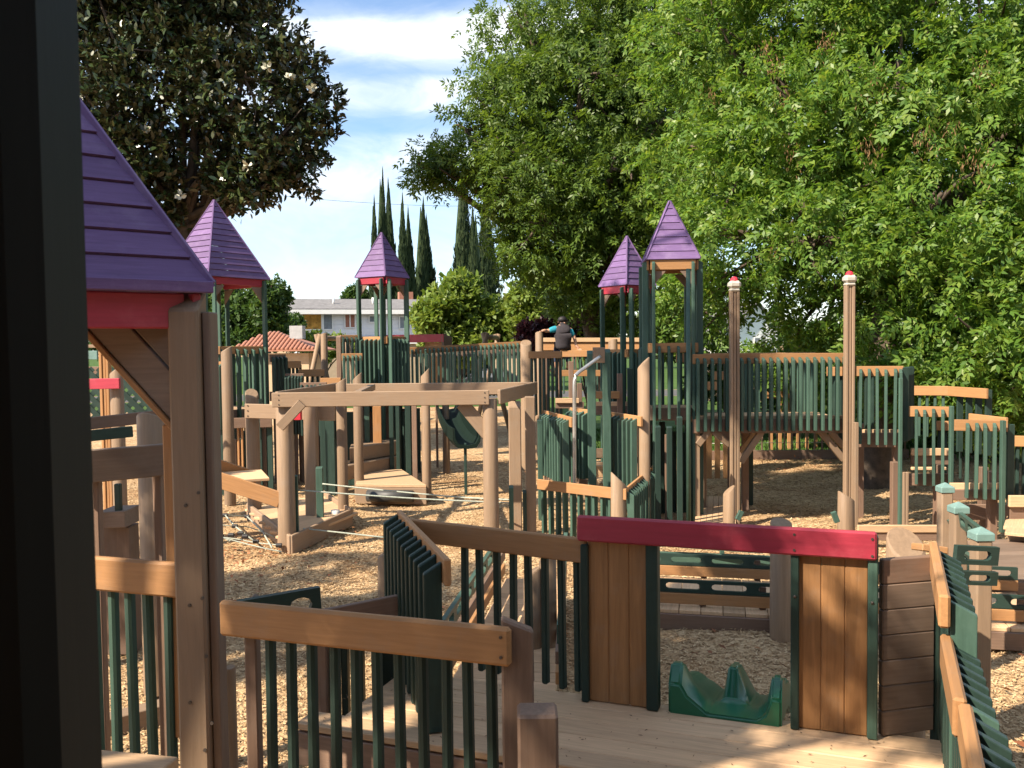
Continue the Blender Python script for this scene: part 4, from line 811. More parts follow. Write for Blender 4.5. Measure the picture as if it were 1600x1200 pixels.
# ---- middle landing and steps to the right
r0, r1 = P2(1336, 12.2), P2(1412, 12.0)
t = fence('landing', 'landing with dark pickets right of the right mast', 'landing', r0, r1, ZZ(572, 1375, 12.1), [1344, 1358, 1371, 1384, 1398, 1408], 'cam', ZZ(694, 1375, 12.1), None)
board(t, 'deck_edge', (r0.x, r0.y + .05, ZZ(688, 1340, 12.2)), (r1.x, r1.y + .05, ZZ(688, 1412, 12.0)), .2, .045, BROWN); board(t, 'curb', (r0.x, r0.y + .12, ZZ(676, 1340, 12.2)), (r1.x, r1.y + .12, ZZ(676, 1412, 12.0)), .07, .05, DECK)
board(t, 'back_rail', (r0.x, r0.y + 1.1, 2.16), (r1.x + .2, r1.y + 1.1, 2.16), .14, .038, RAIL)
for k in range(7): q = r0.lerp(r1, (k + .5) / 7); post(t, 'back_picket', q + Vector((0.1, 1.17, 0)), 1.1, 2.12, .038, .089, DGREEN)
for k in range(5): post(t, 'side_picket', P2(1414 + 2.2 * k, 12.0 + .1 * k, 630), ZZ(690, 1415, 12), ZZ(574, 1415, 12), .089, .038, DGREEN)
s0, s1 = P2(1421, 11.7), P2(1489, 11.5)
t = fence('stair_fence', 'first picket guard of the descending steps at the right', 'fence', s0, s1, ZZ(635, 1455, 11.6), [1433, 1446, 1460, 1474, 1486], 'cam', ZZ(757, 1455, 11.6), None)
board(t, 'deck_edge', (s0.x, s0.y + .05, ZZ(750, 1421, 11.7)), (s1.x, s1.y + .05, ZZ(750, 1489, 11.5)), .16, .045, BROWN)
post(t, 'pole', P2(1406.5, 11.6, 720), 0, ZZ(590, 1406, 11.6), .045, .045, GREEN)
post(t, 'pole', P2(1486, 11.3, 720), .3, ZZ(634, 1486, 11.3), .045, .06, GREEN)
k0, k1 = P2(1418, 12.9), P2(1482, 12.7)
t2 = fence('stair_fence', 'orange railed far guard of the steps, above the first picket guard', 'fence', k0, k1, ZZ(603, 1450, 12.8), 5, 'far', 1.2, None)
board(t2, 'return_rail', (k1.x, k1.y, ZZ(611, 1480, 12.7)), (k1.x + .16, k1.y - .75, ZZ(611, 1480, 12.7)), .14, .038, RAIL, (1, 0, 0))
for k in range(4): post(t2, 'side_picket', (k1.x + .12 + .05 * k, k1.y - .1 - .16 * k, 0), 1.0, ZZ(606, 1480, 12.7), .089, .038, DGREEN)
u0, u1 = P2(1492, 10.9), P2(1576, 10.7)
t = fence('stair_fence', 'second picket guard of the descending steps, nearer the right edge', 'fence', u0, u1, ZZ(656, 1535, 10.8), [1511, 1525.6, 1540, 1554], 'cam', ZZ(778, 1535, 10.8), None)
post(t, 'pole', P2(1566.5, 10.6, 720), ZZ(832, 1566, 10.6), ZZ(657, 1566, 10.6), .05, .06, GREEN)
board(t, 'deck_edge', (u0.x, u0.y + .05, ZZ(774, 1492, 10.9)), (u1.x, u1.y + .05, ZZ(774, 1576, 10.7)), .13, .045, BROWN); board(t, 'curb', (u0.x, u0.y + .1, ZZ(762, 1492, 10.9)), (u1.x, u1.y + .1, ZZ(762, 1576, 10.7)), .09, .04, DECK)
board(t, 'return_rail', (u1.x, u1.y + .02, ZZ(661, 1572, 10.7)), (u1.x - .1, u1.y + .7, ZZ(661, 1572, 10.7)), .13, .038, RAIL, (1, 0, 0))
for k in range(3): post(t, 'side_picket', P2(1573 + 3.5 * k, 10.75, 700), ZZ(780, 1574, 10.7), ZZ(664, 1574, 10.7), .04, .089, DGREEN)
v0, v1 = P2(1574, 11.4), P2(1660, 11.2)
t = fence('stair_fence', 'last picket guard of the steps, cut by the right edge', 'fence', v0, v1, ZZ(681, 1590, 11.35), 7, 'far', .3, None, mat=DGREEN)
t = fence('stair_fence', 'dim far guard rails seen through the steps pickets', 'fence', P2(1462, 12.8), P2(1520, 12.6), ZZ(658, 1490, 12.7), 5, 'far', .6, None, mat=DGREEN)
t = T('stair_steps', 'brown plank steps behind the picket guards at the right', 'steps', P2(1500, 12))
for (x0, x1, y, Y, m, w) in ((1424, 1482, 706, 12.3, DECK, .10), (1424, 1482, 716, 12.35, BROWN, .18), (1424, 1478, 732, 12.1, DECK, .04), (1494, 1574, 800, 11.2, BROWN, .2), (1576, 1680, 783, 10.6, DECK, .14), (1576, 1680, 803, 10.65, BROWN, .22), (1576, 1680, 842, 10.0, TAN, .14), (1340, 1490, 826, 10.8, DECK, .09), (1340, 1490, 838, 10.82, BROWN, .10)):
    board(t, 'riser', V(x0, y, Y), V(x1, y, Y), w, .05, m)
deck(t, (P2(1576, 10.0, 830), P2(1700, 9.9, 830)), (P2(1578, 10.6, 830), P2(1700, 10.6, 830)), 1, .42); deck(t, (P2(1576, 9.7, 830), P2(1700, 9.6, 830)), (P2(1578, 10.0, 830), P2(1700, 9.95, 830)), 1, .42)
for px, Y in ((1398, 12.0), (1466, 11.7), (1550, 11.0), (1536, 11.4)): post(t, 'support_post', P2(px, Y, 760), 0, .95, .10, .10, BROWN)
for (px, lab) in ((1412.5, 'thin tan post left of the green pole by the steps'), (1417, 'thin tan post right of the green pole by the steps')): tag(post(None, 'thin_post', P2(px, 11.3, 770), 0, ZZ(738, px, 11.3), .035, .04, TAN), lab, 'post')

# ---- timber border, wire mesh fence behind, picnic posts
e0, e1 = P2(1075, 19.6), P2(1420, 19.5)
tag(board(None, 'border_timber', (e0.x, e0.y, .1), (e1.x, e1.y, .1), .2, .12, BROWN), 'long brown timber edging the chips below the lawn, under the bridge', 'timber')
t = T('stake_fence', 'low fence of thin brown stakes in front of the lawn under the bridge', 'fence', e0)
for k in range(30): q = e0.lerp(e1, k / 29); post(t, 'stake', q + Vector((0, .15, 0)), 0, .92, .03, .03, BROWN, bev=0)
for z in (.35, .62, .88): tube(t, 'wire', ([(e0.x, e0.y + .17, z), (e1.x, e1.y + .17, z)], .006), STEEL, 4)
for k in range(6): q = P2(1205 + 14 * k, 21 + .05 * k); tag(post(None, 'slat_post', q, 0, ZZ(612 + (k % 2) * 6, 1205, 21), .08, .04, RAIL), ['first', 'second', 'third', 'fourth', 'fifth', 'sixth'][k] + ' of six sunlit stubs seen through the bridge pickets, from the left', 'post', 'sunlit stubs behind the bridge')
tag(board(None, 'bench_plank', V(1195, 617, 20.6), V(1290, 617, 20.6), .16, .05, RAIL), 'sunlit orange plank seen through the bridge pickets', 'plank')
for (x0, x1, y, lab) in ((1100, 1122, 603, 'left of two sunlit blocks seen through the left bridge pickets'), (1116, 1142, 587, 'right and higher of two sunlit blocks seen through the left bridge pickets')):
    tag(board(None, 'sunlit_board', V(x0, y, 15.5), V(x1, y, 15.5), .15, .06, RAIL), lab, 'board')

# ---- climbing frame (pergola) with rope bridge
t = T('beam_frame', 'large tan beam frame on log posts with rope crossings', 'climbing frame', P2(450, 11))
zt = ZZ(614, 600, 11); bh = .185
FL, FR = V(425, 625, 11), V(765, 625, 11); BL, BRr = V(535, 607, 13.5), V(832, 607, 13.3)
zc = FL.z
def fl(v, z=None): return Vector((v.x, v.y, zc if z is None else z))
board(t, 'front_beam', fl(FL), fl(FR), bh, .045, TAN, (0, -1, 0), .008)
board(t, 'left_beam', fl(FL) + Vector((.05, .03, .01)), fl(BL) + Vector((-.1, .3, .01)), bh, .045, TAN, (-1, .2, 0), .008)
board(t, 'back_beam', fl(BL) + Vector((-.1, 0, 0)), fl(BRr), bh, .045, TAN, (0, -1, 0), .008)
board(t, 'right_beam', fl(FR) + Vector((.12, .06, 0)), fl(BRr) + Vector((.06, .1, 0)), bh, .045, TAN, (1, -.2, 0), .008)
board(t, 'cross_beam', fl(V(560, 613, 11.2)) + Zv * .05, fl(V(582, 604, 13.2)) + Zv * .05, .09, .09, TAN, (0, 0, 1), .008)
screws(t, (0, -1, 0), [fl(FL) + Vector((.09, -.024, s)) for s in (.06, .0, -.06)] + [fl(FR) + Vector((-.06, -.024, s)) for s in (.06, .0, -.06)])
log(t, 'log_leg', P2(447, 11.15, 760), 0, zc - .03, .115); log(t, 'log_leg', P2(767, 11.1, 740), 0, zc - .02, .10)
log(t, 'log_leg', P2(535, 13.1, 720), 0, zc + .15, .082, slope=(.6, 0)); log(t, 'log_leg', P2(560, 15.0, 690), 0, 2.12, .085, slope=(.8, 0)); log(t, 'log_leg', P2(666, 14.8, 690), 0, 2.18, .08, slope=(.9, 0))
log(t, 'log_leg', P2(396, 13.2, 720), 0, ZZ(614, 396, 13.2), .105, slope=(-.3, .6))
post(t, 'square_leg', P2(487, 12.6, 720), 0, zc - .05, .20, .09, TAN, (-.3, -1, 0), bev=.012)
post(t, 'square_leg', P2(805, 11.9, 720), 0, zc - .1, .17, .10, TAN, bev=.012, cham=.08); post(t, 'square_leg', P2(829, 11.5, 720), 0, zc - .02, .135, .14, TAN, bev=.012)
post(t, 'green_stop', P2(500, 12.45, 780), .1, ZZ(729, 500, 12.45), .10, .05, GREEN, cham=.02); post(t, 'green_stop', P2(461.5, 11.3, 800), .1, ZZ(742, 461, 11.3), .08, .05, GREEN, cham=.02)
post(t, 'green_stop', P2(799, 11.3, 790), 0, ZZ(758, 799, 11.3), .06, .06, GREEN, cham=.03); post(t, 'green_stop', P2(820, 11.4, 800), 0, ZZ(765, 820, 11.4), .05, .06, DGREEN, cham=.03)
board(t, 'brace', V(437, 668, 10.95), V(472, 630, 10.95), .12, .045, TAN, (0, -1, 0), .006); board(t, 'brace', V(722, 630, 11.1), V(762, 678, 11.1), .17, .045, TAN, (0, -1, 0), .006)
board(t, 'low_beam', V(383, 642, 13.0), V(524, 646, 12.7), .215, .045, TAN, (0, -1, 0), .008); screws(t, (0, -1, 0), [V(387, y, 12.96) for y in (634, 642, 650)], .011)
post(t, 'red_block', P2(465.5, 12.3, 650), ZZ(656, 465, 12.3), ZZ(641, 465, 12.3), .10, .10, REDCAP)
post(t, 'pale_pipe', P2(404, 13.3, 660), ZZ(707, 404, 13.3), ZZ(624, 404, 13.3), .035, .035, CAPG)
for pts in ([(504, 756, 12.4), (560, 762, 12.2), (640, 770, 12.0), (720, 777, 11.8), (800, 781, 11.4)], [(466, 766, 11.3), (560, 773, 11.3), (650, 779, 11.3), (730, 783, 11.3), (800, 786, 11.3)], [(474, 826, 11.4), (540, 833, 11.3), (620, 842, 11.2)]):
    tube(t, 'rope', (curve([V(*p) for p in pts], 5), .011), ROPE, 6)
# low platform below it
t = T('low_platform', 'low tan edged platform at the foot of the beam frame', 'platform', G(455, 868))
q = [G(388, 812), G(455, 868), G(549, 822), G(505, 790)]
for a, b in ((q[0], q[1]), (q[1], q[2]), (q[2], q[3])):
    n = Vector((-(b - a).y, (b - a).x, 0)); n = n if n.y < 0 else -n
    board(t, 'edge_board', (a.x, a.y, .13), (b.x, b.y, .13), .25, .05, TAN, n, .008)
deck(t, (q[0].lerp(q[1], .03), q[1].lerp(q[0], .03)), (q[3], q[2]), 7, .19, DECK)
board(t, 'sill', V(392, 811, 13.2), V(440, 811, 13.0), .12, .2, TAN)
# net of black clamps and ropes left of it
t = T('chain_net', 'rope and clamp crawling net at the left foot of the beam frame', 'net', G(400, 860))
pth = [[(330, 818, 11.6), (362, 822, 11.6), (390, 824, 12), (432, 840, 11.6)], [(330, 838, 11.3), (368, 842, 11.3), (400, 848, 11.2), (440, 852, 11)], [(330, 834, 10.9), (370, 846, 10.9), (410, 856, 10.8), (440, 862, 10.8)], [(330, 806, 12.4), (352, 805, 12.4), (386, 807, 12.8)]]
tube(t, 'rope', [(curve([V(*p) for p in q], 4), .008) for q in pth], ROPE, 5); tube(t, 'rope', [([V(352, 805, 12.4), V(367, 822, 11.5), V(398, 846, 11.2)], .012), ([V(386, 807, 12.7), V(410, 830, 11.6), V(425, 856, 10.9)], .012), ([V(345, 838, 11.2), V(360, 845, 10.9)], .012)], ROPE, 5)
for p in ((352, 805, 12.4), (386, 807, 12.7), (367, 822, 11.5), (376, 833, 11.3), (361, 836, 11.2), (400, 846, 11.2), (436, 852, 11.0), (383, 838, 11.1), (345, 838, 11.1)):
    c = V(*p); tube(t, 'clamp', ([c - Vector((.035, 0, 0)), c + Vector((.035, 0, 0))], .028), RUBBER, 7, False)
# two sloping ramp rails meeting the front left log
t = T('ramp', 'pair of sloping brown ramp boards behind the near left post', 'ramp', G(380, 830))
board(t, 'ramp_board', V(300, 714, 11.6), V(402, 747, 12.2), .17, .045, RAIL); board(t, 'ramp_board', V(300, 736, 11.0), V(437, 781, 11.1), .20, .045, RAIL)
deck(t, (V(300, 725, 11.6), V(300, 736, 11.05)), (V(402, 752, 12.2), V(430, 770, 11.15)), 1, V(360, 745, 11.4).z, DECK)
# stacked steps with triangular platform deeper in
t = T('step_platform', 'sunlit triangular platform with two stacked tan steps deeper under the frame', 'platform', G(610, 775))
q = [G(556, 770), G(672, 770), G(632, 742), ]
q = [Vector((p.x, p.y, .28)) for p in (V(556, 760, 14.6), V(666, 758, 14.4), V(626, 738, 16.4), V(560, 748, 16.0))]
prism(t, 'platform_top', q, (0, 0, .05), DECK, .006)
board(t, 'edge_board', q[0] - Zv * .14, q[1] - Zv * .14, .27, .05, TAN); tube(t, 'roller', ([q[0].lerp(q[1], .18) + Vector((0, -.1, -.13)), q[0].lerp(q[1], .82) + Vector((0, -.1, -.13))], .10), plain('grey_roller', (.05, .05, .05), .5), 12)
a = V(541, 742, 15.3); b = V(620, 722, 16.6)
for k, (z, dy) in enumerate(((.28, 0), (.55, .35))):
    p0, p1 = Vector((a.x, a.y + dy, z)), Vector((b.x, b.y + dy * .4, z)); pd_ = Vector((-.1, .7, 0)); prism(t, 'step', [p0, p1, p1 + pd_, p0 + pd_], (0, 0, .26), TAN, .012)
tag(tube(None, 'litter_cup', ([V(524, 812, 12.7), V(524, 797, 12.7)], [.055, .065]), LITTER, 10), 'small white cup standing by a log leg of the beam frame', 'cup')

# ---- shadowy supports under the far walkway, dark slide
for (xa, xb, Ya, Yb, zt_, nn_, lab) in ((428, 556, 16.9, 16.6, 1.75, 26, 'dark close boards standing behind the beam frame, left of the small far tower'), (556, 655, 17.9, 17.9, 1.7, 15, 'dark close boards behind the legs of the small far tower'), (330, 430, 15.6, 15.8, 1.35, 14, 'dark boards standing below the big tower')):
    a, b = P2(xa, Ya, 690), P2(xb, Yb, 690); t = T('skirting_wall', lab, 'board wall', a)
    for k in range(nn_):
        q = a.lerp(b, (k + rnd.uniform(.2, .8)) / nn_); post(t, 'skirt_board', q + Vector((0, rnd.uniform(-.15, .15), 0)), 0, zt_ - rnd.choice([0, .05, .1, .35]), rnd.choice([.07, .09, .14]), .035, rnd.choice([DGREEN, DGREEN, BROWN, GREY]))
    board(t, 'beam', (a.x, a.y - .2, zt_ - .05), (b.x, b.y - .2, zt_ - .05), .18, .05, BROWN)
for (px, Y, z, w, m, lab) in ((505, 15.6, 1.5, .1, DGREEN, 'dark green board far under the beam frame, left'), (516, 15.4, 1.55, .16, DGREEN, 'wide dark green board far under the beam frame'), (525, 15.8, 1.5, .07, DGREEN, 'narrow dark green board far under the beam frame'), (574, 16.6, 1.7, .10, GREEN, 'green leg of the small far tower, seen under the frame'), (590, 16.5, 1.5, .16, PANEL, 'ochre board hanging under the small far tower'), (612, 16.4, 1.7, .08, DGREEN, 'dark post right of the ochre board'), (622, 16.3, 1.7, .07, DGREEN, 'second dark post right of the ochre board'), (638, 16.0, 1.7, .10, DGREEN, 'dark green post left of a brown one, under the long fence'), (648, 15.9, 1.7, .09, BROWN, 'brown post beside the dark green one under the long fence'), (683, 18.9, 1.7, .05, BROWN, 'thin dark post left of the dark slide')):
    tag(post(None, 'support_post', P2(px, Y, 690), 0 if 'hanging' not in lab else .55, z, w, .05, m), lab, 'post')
tag(log(None, 'log_post', P2(697, 17.8, 680), 0, 1.75, .075), 'log post just left of the dark slide', 'post')
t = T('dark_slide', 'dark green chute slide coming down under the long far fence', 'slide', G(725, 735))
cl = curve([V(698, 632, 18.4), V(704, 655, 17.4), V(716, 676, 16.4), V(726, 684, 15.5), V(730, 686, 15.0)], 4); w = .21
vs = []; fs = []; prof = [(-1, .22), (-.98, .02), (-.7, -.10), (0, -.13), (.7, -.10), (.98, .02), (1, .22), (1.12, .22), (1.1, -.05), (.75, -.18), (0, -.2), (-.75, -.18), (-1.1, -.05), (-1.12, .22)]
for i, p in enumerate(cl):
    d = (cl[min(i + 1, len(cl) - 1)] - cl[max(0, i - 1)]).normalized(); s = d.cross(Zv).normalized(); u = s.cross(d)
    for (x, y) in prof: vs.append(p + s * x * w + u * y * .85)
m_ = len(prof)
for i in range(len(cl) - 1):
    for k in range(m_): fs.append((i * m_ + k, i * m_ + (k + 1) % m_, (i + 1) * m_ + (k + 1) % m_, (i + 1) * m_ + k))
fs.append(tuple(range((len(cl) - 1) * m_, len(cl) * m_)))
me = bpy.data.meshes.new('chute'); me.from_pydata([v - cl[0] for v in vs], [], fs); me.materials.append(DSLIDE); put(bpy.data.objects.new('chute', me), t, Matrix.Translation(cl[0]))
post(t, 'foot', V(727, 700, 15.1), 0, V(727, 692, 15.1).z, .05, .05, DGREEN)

# ---- left background between the near dark post and the near tower
mast(166, 420, 12.0, 'orange lit mast seen under the shadowed gusset, near the left edge', 3)
tag(log(None, 'log_post', P2(184, 11.0, 660), 0, ZZ(576, 184, 11), .085, slope=(.7, .3)), 'pale log post behind the red beam at the left', 'post')
tag(board(None, 'red_beam', V(95, 601, 10.9), V(188, 599, 10.85), .13, .04, RED), 'short red beam at the left, behind the gusset of the near tower', 'beam')
t = T('lattice_panel', 'dark green lattice screen behind the pale log at the left', 'lattice', P2(190, 12.6))
a, b = V(110, 600, 12.6), V(262, 600, 12.6); H0, H1 = V(180, 662, 12.6).z, V(180, 575, 12.6).z; Wd = b.x - a.x
for sg in (1, -1):
    k = -1.0
    while k < Wd + 1.0:
        x0, x1 = (k, k + (H1 - H0)) if sg > 0 else (k + (H1 - H0), k); z0, z1 = H0, H1
        pts_ = []
        for (xa, za, xb, zb) in ((x0, z0, x1, z1),):
            # clip the strip to the panel width
            f = lambda x: (x - xa) / (xb - xa) if abs(xb - xa) > 1e-6 else 0
            lo_, hi_ = sorted((f(0), f(Wd))); lo_, hi_ = max(0, lo_), min(1, hi_)
            if hi_ - lo_ > .05: board(t, 'lattice_strip', (a.x + xa + (xb - xa) * lo_, a.y + .012 * sg, za + (zb - za) * lo_), (a.x + xa + (xb - xa) * hi_, a.y + .012 * sg, za + (zb - za) * hi_), .075, .012, DGREEN, bev=0)
        k += .175
t = T('rail_stand', 'dark brown beam with a green board below it, behind the log stump at the left', 'rail', P2(190, 7.5))
board(t, 'beam', V(100, 666, 7.0), V(256, 649, 7.6), .10, .05, BROWN); board(t, 'green_board', V(100, 685, 6.9), V(208, 674, 7.2), .09, .04, DGREEN); post(t, 'dark_end', P2(247, 7.55, 670), .9, 2.0, .05, .06, DGREEN); post(t, 'post', P2(110, 7.1, 700), 0, 2.0, .1, .1, BROWN)
tag(log(None, 'log_post', P2(238, 6.6, 700), 0, ZZ(655, 225, 6.6), .115, slope=(-.1, -.55)), 'thick log post with its cut top facing us, left of the near tower post', 'post')
t = T('cross_beam_stand', 'broad brown beam on a post crossing behind the near tower post', 'beam', P2(190, 5.0))
board(t, 'beam', V(90, 733, 4.8), V(257, 718, 5.1), .185, .05, GREY); post(t, 'post', P2(150, 4.95, 800), 0, ZZ(735, 150, 4.95), .06, .06, BROWN); post(t, 'post', P2(250, 5.15, 760), 0, ZZ(700, 250, 5.15), .05, .1, BROWN)
t = T('spring_seat', 'dim brown seat with a grey handle between the posts at the left', 'seat', P2(190, 7.0))
board(t, 'seat', V(165, 808, 7.4), V(208, 806, 7.4), .14, .3, GREY); post(t, 'handle', P2(185, 7.3, 780), ZZ(815, 185, 7.3), ZZ(755, 185, 7.3), .05, .05, DGREEN); post(t, 'base', P2(190, 7.5, 840), 0, ZZ(820, 190, 7.5), .22, .2, BROWN)
tag(board(None, 'pale_sign', V(100, 555, 13), V(153, 555, 13), .13, .04, CAPG), 'pale green board at the far left between the dark post and the gusset', 'board')
tag(board(None, 'far_beam', V(90, 541, 13.4), V(166, 541, 13.4), .05, .05, TAN), 'thin tan beam above the pale green board', 'beam')
tag(board(None, 'far_beam', V(90, 580, 13.4), V(166, 580, 13.4), .14, .05, BROWN), 'dark brown beam below the pale green board', 'beam')
t = T('edging', 'two long timbers edging the chips, seen through the left pickets', 'timber', G(190, 970))
a, b = G(120, 985), G(300, 965); board(t, 'timber', (a.x, a.y, .06), (b.x, b.y, .06), .14, .14, TAN)
tag(board(None, 'edging', G(120, 1150, .06) , G(262, 1112, .06), .16, .14, TAN), 'short timber lying on the chips low behind the left pickets', 'timber')
# big tower's nearby brown posts and low left pickets
tag(log(None, 'log_post', P2(356, 14.5, 640), 0, ZZ(545, 353, 14.5), .095, slope=(.5, .2)), 'thick log post in front of the big tower, just right of the near post', 'post')
fence('picket_fence', 'pale picket panel between the near post and the thick log', 'fence', P2(325, 14.9), P2(350, 14.8), 2.40, 4, 'cam', 1.25, None)
fence('picket_fence', 'orange top rail in front of the big tower, left part', 'fence', P2(326, 15.4), P2(345, 15.4), 2.66, 2, 'far', 1.7, None)
for (px, lab) in ((341, 'left thin sunlit board under the big tower'), (373, 'middle thin sunlit board under the big tower'), (379, 'right thin sunlit board under the big tower')):
    tag(post(None, 'thin_board', P2(px, 15.6, 700), .1, 1.35, .035, .05, RAIL), lab, 'board')

# ---- boardwalk with slotted rails seen through the playhouse opening
def slotted(par, a, b, h, t_, mat, cell=.42, n=(0, -1, 0)):
    """rail board with long rounded slots: two rails joined by webs, all one board"""
    a, b = Vector(a), Vector(b); L_ = (b - a).length; X = (b - a).normalized(); Z = Vector(n); Z = (Z - X * Z.dot(X)).normalized(); Y = Z.cross(X)
    k = max(1, round(L_ / cell)); c = L_ / k; bm = bmesh.new(); r = h * .26; web = .05
    def ring(x0, x1):
        pts = []
        for (cx, a0) in ((x1 - r, -90), (x0 + r, 90)):
            for s in range(0, 181, 45): q = R_(a0 + s); pts.append((cx + math.cos(q) * r, math.sin(q) * r))
        return pts
    for i in range(k):
        x0, x1 = i * c, (i + 1) * c; inn = ring(x0 + web, x1 - web); m_ = len(inn)
        out = []
        for (px_, py_) in inn:
            sx = x0 if px_ < (x0 + x1) / 2 - 1e-6 and abs(py_) < r * .8 else (x1 if px_ > (x0 + x1) / 2 and abs(py_) < r * .8 else px_)
            sy = h / 2 if py_ > r * .5 else (-h / 2 if py_ < -r * .5 else py_)
            if abs(py_) > r * .9: sx = px_
            elif abs(py_) > r * .5: sx = x0 if px_ < (x0 + x1) / 2 else x1; sy = math.copysign(h / 2, py_)
            out.append((sx, sy))
        for zz in (t_ / 2, -t_ / 2):
            vi = [bm.verts.new((p[0], p[1], zz)) for p in inn]; vo = [bm.verts.new((p[0], p[1], zz)) for p in out]
            for j in range(m_):
                q = (vi[j], vo[j], vo[(j + 1) % m_], vi[(j + 1) % m_]); bm.faces.new(q if zz > 0 else q[::-1])
        for j in range(m_):
            p, q = inn[j], inn[(j + 1) % m_]; vv = [bm.verts.new((p[0], p[1], t_ / 2)), bm.verts.new((q[0], q[1], t_ / 2)), bm.verts.new((q[0], q[1], -t_ / 2)), bm.verts.new((p[0], p[1], -t_ / 2))]; bm.faces.new(vv)
    for (y, sgn) in ((h / 2, 1), (-h / 2, -1)):
        vv = [bm.verts.new((0, y, t_ / 2)), bm.verts.new((L_, y, t_ / 2)), bm.verts.new((L_, y, -t_ / 2)), bm.verts.new((0, y, -t_ / 2))]; bm.faces.new(vv)
    for x in (0, L_):
        vv = [bm.verts.new((x, -h / 2, t_ / 2)), bm.verts.new((x, h / 2, t_ / 2)), bm.verts.new((x, h / 2, -t_ / 2)), bm.verts.new((x, -h / 2, -t_ / 2))]; bm.faces.new(vv)
    bmesh.ops.remove_doubles(bm, verts=bm.verts, dist=1e-5); bmesh.ops.recalc_face_normals(bm, faces=bm.faces)
    M = Matrix(((X.x, Y.x, Z.x, a.x), (X.y, Y.y, Z.y, a.y), (X.z, Y.z, Z.z, a.z), (0, 0, 0, 1)))
    return put(bpy.data.objects.new('slotted_rail', finish(bm, 'slotted_rail', mat)), par, M)
w0, w1 = G(960, 980), G(1660, 1022); d = (w1 - w0).normalized(); n = Vector((-d.y, d.x, 0))
t = T('boardwalk', 'low boardwalk with slotted dark green rails crossing behind the playhouse wall', 'boardwalk', w0)
board(t, 'edge_board', (w0.x, w0.y, .085), (w1.x, w1.y, .085), .15, .05, BROWN, -n)
Lw = (w1 - w0).length; npk = int(Lw / .19)
deck(t, (w0 + n * .0, w1 + n * .0), (w0 + n * 1.15, w1 + n * 1.15), npk, .195, DECK, name='boardwalk_plank')
for k, q in enumerate((.12, 1.12)):
    A, Bq = w0 + n * q, w1 + n * q
    board(t, 'curb_board', (A.x, A.y, .27), (Bq.x, Bq.y, .27), .10, .04, RAIL, -n); slotted(t, (A.x, A.y, .385), (Bq.x, Bq.y, .385), .115, .035, DGREEN, .40, -n)
    for s in range(7): p = A.lerp(Bq, (s + .5) / 7); post(t, 'rail_post', p + n * .04, .19, .40, .06, .04, BROWN)
for (f0, f1, q, z) in ((.0, .62, 2.1, .16),):
    A, Bq = w0 + d * (Lw * f0) + n * q, w0 + d * (Lw * f1) + n * q; board(t, 'far_board', (A.x, A.y, z), (Bq.x, Bq.y, z), .14, .04, GREEN, -n); slotted(t, (A.x, A.y, z + .2), (Bq.x - .9, Bq.y, z + .2), .12, .03, GREEN, .5, -n)
for (px, py, lab) in ((1132, 876, 'green end post of the second slotted rail, in the opening'), (1128, 852, 'small green hinge block at the top of the opening')):
    p = V(px, py, 10); tag(post(None, 'rail_end', p, 0, p.z, .05, .05, GREEN), lab, 'post')
tag(log(None, 'log_post', G(1220, 1003), 0, 1.05, .098, slope=(0, .3)), 'thick log post standing in the playhouse opening', 'post')
for (px, py, h_, r_, lab) in ((1103, 983, .09, .065, 'sawn stump with a pale top among the chips, in the opening'), (1077, 980, .07, .035, 'small dark stub left of the sawn stump'), (1147, 985, .12, .03, 'splintered stub right of the sawn stump')):
    tag(log(None, 'stump', G(px, py), 0, h_, r_, slope=(.3, .3)), lab, 'stump')
for (x0, x1, y, Y, lab) in ((1106, 1115, 818, 11.5, 'left green prop peeking over the red beam'),): pass
tag(board(None, 'green_prop', V(1152, 812, 10.6), V(1159, 798, 10.6), .06, .05, GREEN), 'slanted green board end peeking over the middle of the red beam', 'board')
tag(board(None, 'green_prop', V(1308, 816, 10.0), V(1302, 800, 10.0), .06, .05, GREEN), 'slanted green board end peeking over the red beam, before the thick short log', 'board')

# second boardwalk coming towards the left picket fence
r0, r1, r2, r3 = G(700, 1075, .25), G(868, 1085, .25), G(880, 905, .25), G(790, 905, .25)
t = T('ramp_walk', 'narrow plank ramp seen through the pickets left of the playhouse wall', 'ramp', (r0.x, r0.y, 0))
deck(t, (r0, r3), (r1, r2), 16, .26, DECK, name='ramp_plank')
for (a, b) in ((r0, r3), (r1, r2)):
    dd = (b - a).normalized(); nn = Vector((-dd.y, dd.x, 0)) * (1 if a is r0 else -1)
    for z, m in ((.36, RAIL), (.50, BROWN)): board(t, 'curb_board', (a.x + nn.x * .02, a.y + nn.y * .02, z), (b.x + nn.x * .02, b.y + nn.y * .02, z), .09, .04, m, nn)
    slotted(t, (a.x + nn.x * .03, a.y + nn.y * .03, .66), (b.x + nn.x * .03, b.y + nn.y * .03, .66), .13, .035, GREEN, .36, nn)
for (px, py, top, lab) in ((833, 1062, 892, 'pale log behind the left pickets, nearer to the red beam'), (857, 1060, 870, 'rough log behind the left pickets, just left of the ochre boards'), (607, 1000, 862, 'short log left of the dark stack of picket edges')):
    g = G(px, py); tag(log(None, 'log_post', g, 0, ZZ(top, px, g.y), .072 if px > 700 else .09, slope=(.5, 0)), lab, 'post')
t = T('green_gate', 'dark green slotted board sticking up behind the front rail', 'board', V(450, 945, 4.9))
a, b = V(372, 957, 4.75), V(500, 934, 4.95); b.z -= .0; slotted(t, a - Zv * .02, b - Zv * .02, .17, .05, DGREEN, .30)
prism(t, 'post_head', [V(368, 955, 4.8), V(408, 955, 4.8), V(404, 946, 4.8), V(390, 936, 4.8), V(372, 950, 4.8)], (0, .12, 0), GREY)
t = T('side_rail', 'dark brown rail running left from the stack of picket edges', 'rail', P2(560, 5.1))
